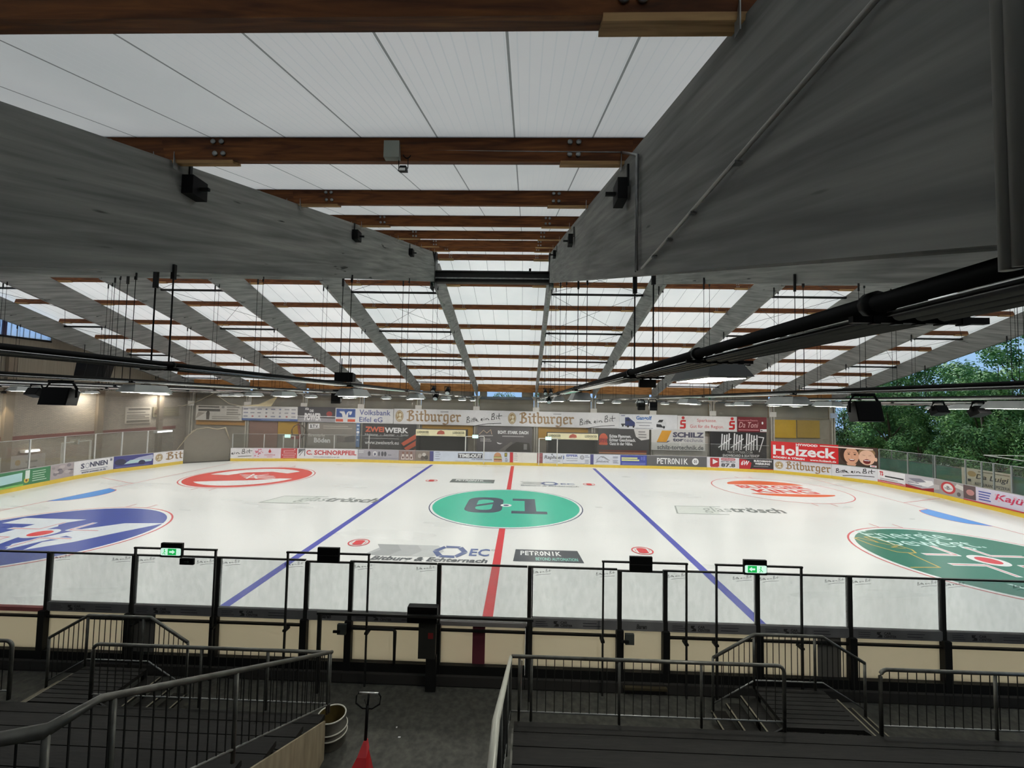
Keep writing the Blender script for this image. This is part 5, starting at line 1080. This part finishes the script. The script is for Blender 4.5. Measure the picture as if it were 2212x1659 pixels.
# ================================================================== LEFT WALL AND OUTSIDE
def wsign(xl, xr, yt, yb, label, bg, X=XL+.06):
    a, c = at(xl, yt, 0, X), at(xr, yb, 0, X); xm = (xl+xr)/2
    return panel('wall_sign', label, 'advertising sign', [(X, a.y), (X, c.y)], at(xm, yb, 0, X).z, at(xm, yt, 0, X).z, C(bg, .6), .05, 'signs on the left wall')
o, d = wsign(272, 325, 879, 914, 'white text sign on the pale left wall', 'c9c0b2')
d.bars(.1, .95, (.86,), C('7c7368'), .12, ragged=0).bars(.05, .95, (.66, .5, .4, .3), C('958b80'), .07).bars(.05, .95, (.12,), C('7c7368'), .14, ragged=0); d.done(o)
o, d = wsign(331, 386, 879, 900, 'dull olive picture sign under a wall lamp', '857a62'); d.el(.2, .5, .14, .35, C('6b5a4c'), 'picture', 14).bars(.4, .9, (.75, .5, .25), C('9a9075'), .08); d.done(o)
o, d = wsign(0, 96, 984, 1014, 'grey white sign with a small gold logo low on the left wall', 'b5b0ac', XL+.2); d.el(.38, .5, .06, .2, C('b59a6a')).bars(.55, .82, (.5,), C('8f8a86'), .14, ragged=0).r(.1, .02, .8, .12, C('8a8683')); d.done(o)
WL = emit('wall_lamp_glow', 'ffe9b0', 5)
for px_, py_, lab in ((204, 846, 'warm wall lamp above the pale left wall, middle of three'), (352, 849, 'warm wall lamp above the olive picture sign'), (8, 848, 'warm wall lamp at the left edge')):
    c = at(px_, py_, 0, XL+.55); T = thing('wall_lamp', c, lab, 'lamp', 'warm lamps on the left wall'); MB().box((XL, c.y-.05, c.z+.02), (c.x, c.y+.05, c.z+.08), DARK).build('arm', T)
    MB().lathe([(.1, -.05), (.14, -.06), (.1, .1), (.03, .12)], c, DARK, 14, 'Z').build('shade', T); MB().lathe([(.001, -.045), (.1, -.05)], c, WL, 12, caps=False).build('bulb', T)
    ld = bpy.data.lights.new('wall_lamp_light', 'SPOT'); ld.energy = 330; ld.color = (1, .82, .5); ld.spot_size = 1.75; ld.spot_blend = .25; ld.shadow_soft_size = .06
    lo = bpy.data.objects.new('wall_lamp_light', ld); COL.objects.link(lo); lo.location = c+V3((0, 0, -.1)); lo.rotation_euler = (0, -.42, 0)
for y, w, lab in ((6.3, 1.6, 'long white tube lamp low on the left wall behind the glass'), (-2.2, .8, 'short white tube lamp low on the left wall by a door')):
    c = at(357, 932, 0, XL+.42) if w > 1 else at(71, 974, 0, XL+.42)
    T = thing('tube_lamp', c, lab, 'lamp'); MB().box((c.x-.05, c.y-w/2, c.z-.06), (c.x+.05, c.y+w/2, c.z+.06), emit('tube_glow', 'ffffff', 3)).build('tube', T); MB().box((XL, c.y-w/2-.05, c.z-.1), (c.x-.05, c.y+w/2+.05, c.z+.1), C('d5d5d2')).build('housing', T)
# net curtain round the gateway in the left far bend
NET = glass_mat('hanging_net', .3, 'b9b2a6', .5, '8d8474')
g0, g1 = bpt(397), bpt(495)
T = thing('net_curtain', ((g0.x+g1.x)/2-.4, (g0.y+g1.y)/2+.4, 0), 'dusty net curtain hung around the gateway in the left far bend', 'net')
u = V3((g1.x-g0.x, g1.y-g0.y, 0)); n = V3((-.45, .45, 0)); base_ = V3((g0.x, g0.y, 0))+n
top = [(0, 2.2), (.25, 3.05), (.5, 3.2), (.72, 3.0), (.9, 3.15), (1.02, 2.0)]
q = MB(); vs = []; 
for t, z in top: vs += [base_+u*t+V3((0, 0, .05)), base_+u*t+V3((0, 0, z))]
q.add(vs, [(2*k, 2*k+2, 2*k+3, 2*k+1) for k in range(len(top)-1)], C('8b8579', .9)); q.add([v+n*.06 for v in vs], [(2*k+1, 2*k+3, 2*k+2, 2*k) for k in range(len(top)-1)], C('8b8579', .9)); q.build('dark_sheet', T)
MB().tube([base_+u*t+V3((.02, -.02, z)) for t, z in top], .05, C('b3a890', .8), 6).build('rope_edge', T)
MB().tube([base_+u*-.2+V3((0, 0, .9)), base_+u*.05+V3((0, 0, 2.3)), base_+u*.2+V3((0, 0, 3.0))], .035, C('b3a890', .8), 5).build('rope_edge', T)
# swags of netting high in the far left corner
for xs, lab in (([(356, 858), (372, 874), (395, 877), (425, 868), (462, 850)], 'drooping net swag on the far left corner post'), ([(470, 855), (495, 872), (520, 877), (560, 873), (600, 856)], 'drooping pale net swag above the white sponsor sign')):
    P = [at(x, y, 1, 17.2) for x, y in xs]; T = thing('net_swag', P[2], lab, 'net', 'net swags'); MB().tube(P, .035, C('b5ab93', .8), 6).build('rope_edge', T)
    if xs[0][0] > 400:
        q = MB().add(P[2:]+[at(585, 878, 1, 17.2)], [(0, 1, 2, 3)], C('d9caa0', .8)); q.add([v+V3((0, .03, 0)) for v in P[2:]+[at(585, 878, 1, 17.2)]], [(3, 2, 1, 0)], C('d9caa0', .8)); q.build('net_cloth', T)
# green windbreak and its sign behind the right bend
P = [(28.2, 15.9), (31.4, 12.6), (32.3, 8.5), (32.4, 4), (32.3, -2), (32.2, -8)]
o, d = panel('windbreak', 'green windbreak fence behind the boards of the right bend', 'fence', P, .1, 1.95, noise_mat('green_tarpaulin', [(.3, '2f6a58'), (.7, '3f7d69')], nscale=1.2, rough=.6), .04)
q = MB().tube([V3((x, y, 2.0)) for x, y in P], .03, C('3b4744'), 6); q.build('top_rail', o)
X = 32.15; a, c = at(2077, 1016, 0, X), at(2188, 1052, 0, X)
o, d = panel('fence_sign', 'cream sign reading Da Luigi on the green windbreak, right bend', 'advertising sign', [(X, a.y), (X, c.y)], at(2132, 1056, 0, X).z, at(2132, 1017, 0, X).z, C('c9c4b0', .6), .03)
d.t('Da Luigi', .3, .38, .93, .74, C('3f4146'), .02, .2).el(.22, .7, .09, .16, C('b39a6a')).bars(.35, .95, (.88,), C('8a8672'), .06, ragged=0).t('RESTAURANT  PIZZERIA', .28, .1, .95, .26, C('4d4d50'), .02).r(.13, .25, .2, .4, C('3f4146')); d.done(o)
for k, y in enumerate((11, 7.5, 4.2, .9)):
    p = V3((31.9, y, 0)); struct(MB().box((p.x-.03, p.y-.03, 0), (p.x+.03, p.y+.03, 2.7), C('6f7a78')).build('trim_%d' % (14+k), origin=p))
# pale hand rail far right
T = thing('hand_rail', (31.0, 2, 2.6), 'pale tubular rail above the green windbreak at the right edge', 'railing')
MB().tube([at(2125, 983, 0, 31), at(2212, 996, 0, 31)], .03, C('c3c9c4', .4), 6).tube([at(2125, 983, 0, 31), at(2212, 985, 0, 31.0)], .025, C('c3c9c4', .4), 6).build('rail', T)
# trees
def leaf_mesh(n, seed, R=(2.6, 2.6, 3.4)):
    rnd = random.Random(seed); b = MB(); cl = []
    for k in range(40):
        while True:
            v = V3((rnd.uniform(-1, 1), rnd.uniform(-1, 1), rnd.uniform(-1, 1)))
            if .25 < v.length < 1: break
        cl.append((V3((v.x*R[0], v.y*R[1], v.z*R[2])), rnd.uniform(.5, 1.05)))
    for k in range(n):
        c, r = cl[k % len(cl)]; d = V3((rnd.gauss(0, 1), rnd.gauss(0, 1), rnd.gauss(0, 1))).normalized(); p = c+d*r*rnd.uniform(.55, 1.05)
        t = d.cross(V3((rnd.uniform(-1, 1), rnd.uniform(-1, 1), rnd.uniform(-1, 1)))).normalized(); w = (d*.5+t.cross(d)+V3((0, 0, -.3))).normalized(); s = rnd.uniform(.06, .13)
        b.add([p-t*s*.45, p+w*s, p+t*s*.45, p-w*s*.9], [(0, 1, 2, 3)], LEAF[rnd.choice((0, 0, 1, 1, 2))])
    return b
protos = []
for k in range(3):
    q = leaf_mesh(15000, 11+k); me = q.build('crown_proto'); protos.append(me.data); bpy.data.objects.remove(me)
TREES = [(37, 17, 4.4, 1.25), (39.5, 11, 5.0, 1.35), (38.5, 5.5, 3.9, 1.2), (41, .5, 5.3, 1.5), (40, -5, 4.6, 1.35), (44, 14, 7.6, 1.6), (46, 6, 8.2, 1.7), (45, -2, 8.6, 1.75), (36.5, 22, 4.2, 1.3), (42.5, 22, 7.6, 1.7), (50, 16, 9.4, 1.9), (51, 2, 9.8, 2.0), (38, 9, 2.2, .95), (37.5, 1.5, 2.1, .95), (37, 14, 2.1, .95), (38, -4, 2.2, 1.0), (34, 27, 4.6, 1.6), (27, 31, 5.0, 1.9), (39, -10, 5, 1.5), (46, 24, 5, 1.9), (48, 9, 4.2, 1.8), (48, -4, 4.2, 1.8)]
WH = lambda x: 'just behind the windbreak' if x < 39 else 'in the second row behind the windbreak' if x < 43 else 'in the back row of trees'
ORD2 = ORD
kind = ['bushy', 'broad', 'leafy']
for k, (x, y, z, s) in enumerate(TREES):
    lo = z < 3; where = WH(x)
    T = thing('tree', (x, y, -.3), '%s %s %s, %s from the far end' % (kind[k % 3], 'shrub' if lo else 'tree', where, ORD2[sorted([t for t in TREES if WH(t[0]) == where], key=lambda t: -t[1]).index((x, y, z, s))]), 'shrub' if lo else 'tree', 'trees outside the open right end')
    o = bpy.data.objects.new('crown', protos[k % 3]); COL.objects.link(o); o.parent = T; o.location = (0, 0, z+.3); o.scale = (s, s, s*.95); o.rotation_euler = (0, 0, k*1.3)
    q = MB().tube([(x, y, -.3), (x+.1, y, z*.5), (x-.1, y+.1, z+s)], .16*s, BARK, 8, .06*s)
    for j in range(5): a = j*1.3+k; q.tube([(x, y, z*.5+j*.2*s), (x+1.6*s*math.cos(a), y+1.6*s*math.sin(a), z+s*(.3+.3*j))], .06*s, BARK, 5, .02*s)
    q.build('trunk', T)
struct(MB().box((33.2, -40, -.5), (90, 60, -.25), noise_mat('grass_ground', [(.3, '27391f'), (.7, '3c4f2b')], nscale=3)).build('ground_outside'))
struct(MB().box((-40, 18.6, -.5), (33.2, 60, -.25), noise_mat('grass_ground_back', [(.3, '27391f'), (.7, '3c4f2b')], nscale=3)).build('ground_outside_back'))
for k, (x, y, z, s) in enumerate(((-6, 29, 3.6, 1.1), (-1.5, 33, 3.4, 1.1), (4, 30, 3.4, 1.1))):
    T = thing('tree', (x, y, -.3), 'dark tree seen through the blue gap window, %s' % ('left', 'middle', 'right')[k], 'tree', 'trees behind the gap window'); o = bpy.data.objects.new('crown', protos[k]); COL.objects.link(o); o.parent = T; o.location = (0, 0, z+.3); o.scale = (s,)*3
    MB().tube([(x, y, -.3), (x, y, z)], .15, BARK, 6).build('trunk', T)

HAZE = .005
# ================================================================== LIGHT
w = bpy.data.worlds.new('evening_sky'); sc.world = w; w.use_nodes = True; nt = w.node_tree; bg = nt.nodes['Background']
tc = nt.nodes.new('ShaderNodeTexCoord'); sx = nt.nodes.new('ShaderNodeSeparateXYZ'); rp = nt.nodes.new('ShaderNodeValToRGB')
e = rp.color_ramp.elements; e[0].position = .0; e[0].color = lin('9cc3ee'); e[1].position = .8; e[1].color = (1.6, 1.6, 1.58, 1)
q = e.new(.3); q.color = lin('a9d3f5'); q = e.new(.5); q.color = (1.2, 1.25, 1.3, 1)
nt.links.new(tc.outputs['Generated'], sx.inputs[0]); nt.links.new(sx.outputs[2], rp.inputs[0]); nt.links.new(rp.outputs[0], bg.inputs[0])
# strong sky band added high above the far side to light the far roof
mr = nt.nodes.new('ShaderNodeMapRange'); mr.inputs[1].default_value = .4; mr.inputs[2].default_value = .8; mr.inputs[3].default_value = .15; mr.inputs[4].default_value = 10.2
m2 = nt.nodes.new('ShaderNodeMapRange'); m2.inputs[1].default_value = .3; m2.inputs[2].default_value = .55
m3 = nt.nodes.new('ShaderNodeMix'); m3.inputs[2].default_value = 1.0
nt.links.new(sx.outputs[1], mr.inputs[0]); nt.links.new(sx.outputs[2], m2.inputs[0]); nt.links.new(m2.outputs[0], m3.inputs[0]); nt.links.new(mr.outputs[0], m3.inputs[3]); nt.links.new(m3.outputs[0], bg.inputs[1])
# thin mist hanging over the ice
hz = bpy.data.materials.new('cold_air_mist'); hz.use_nodes = True; hn = hz.node_tree.nodes; hn.remove(hn['Principled BSDF'])
vs_ = hn.new('ShaderNodeVolumeScatter'); vs_.inputs['Density'].default_value = HAZE; vs_.inputs['Anisotropy'].default_value = .0; vs_.inputs['Color'].default_value = (.97, .96, .93, 1)
hz.node_tree.links.new(vs_.outputs[0], hn['Material Output'].inputs['Volume']); hz.cycles.homogeneous_volume = True
o = MB().box((XL+.7, -14.6, .12), (9.0, 17.4, 6.0), hz).build('mist'); tag(o, 'thin mist hanging in the cold air over the ice', 'mist'); o['kind'] = 'stuff'
sc.cycles.volume_bounces = 0
sc.view_settings.view_transform = 'Standard'; sc.view_settings.look = 'None'; sc.view_settings.gamma = 1; sc.view_settings.use_curve_mapping = False
sc.view_settings.exposure = 0.0
sc.cycles.max_bounces = 7; sc.cycles.diffuse_bounces = 3; sc.cycles.glossy_bounces = 2; sc.cycles.transmission_bounces = 4; sc.cycles.transparent_max_bounces = 16
sc.cycles.sample_clamp_indirect = 6; sc.cycles.use_denoising = True; sc.cycles.use_adaptive_sampling = True; sc.cycles.adaptive_threshold = .1; sc.cycles.adaptive_min_samples = 12; sc.cycles.caustics_reflective = False; sc.cycles.caustics_refractive = False
for o in bpy.data.objects:
    if '_w' in o: del o['_w']
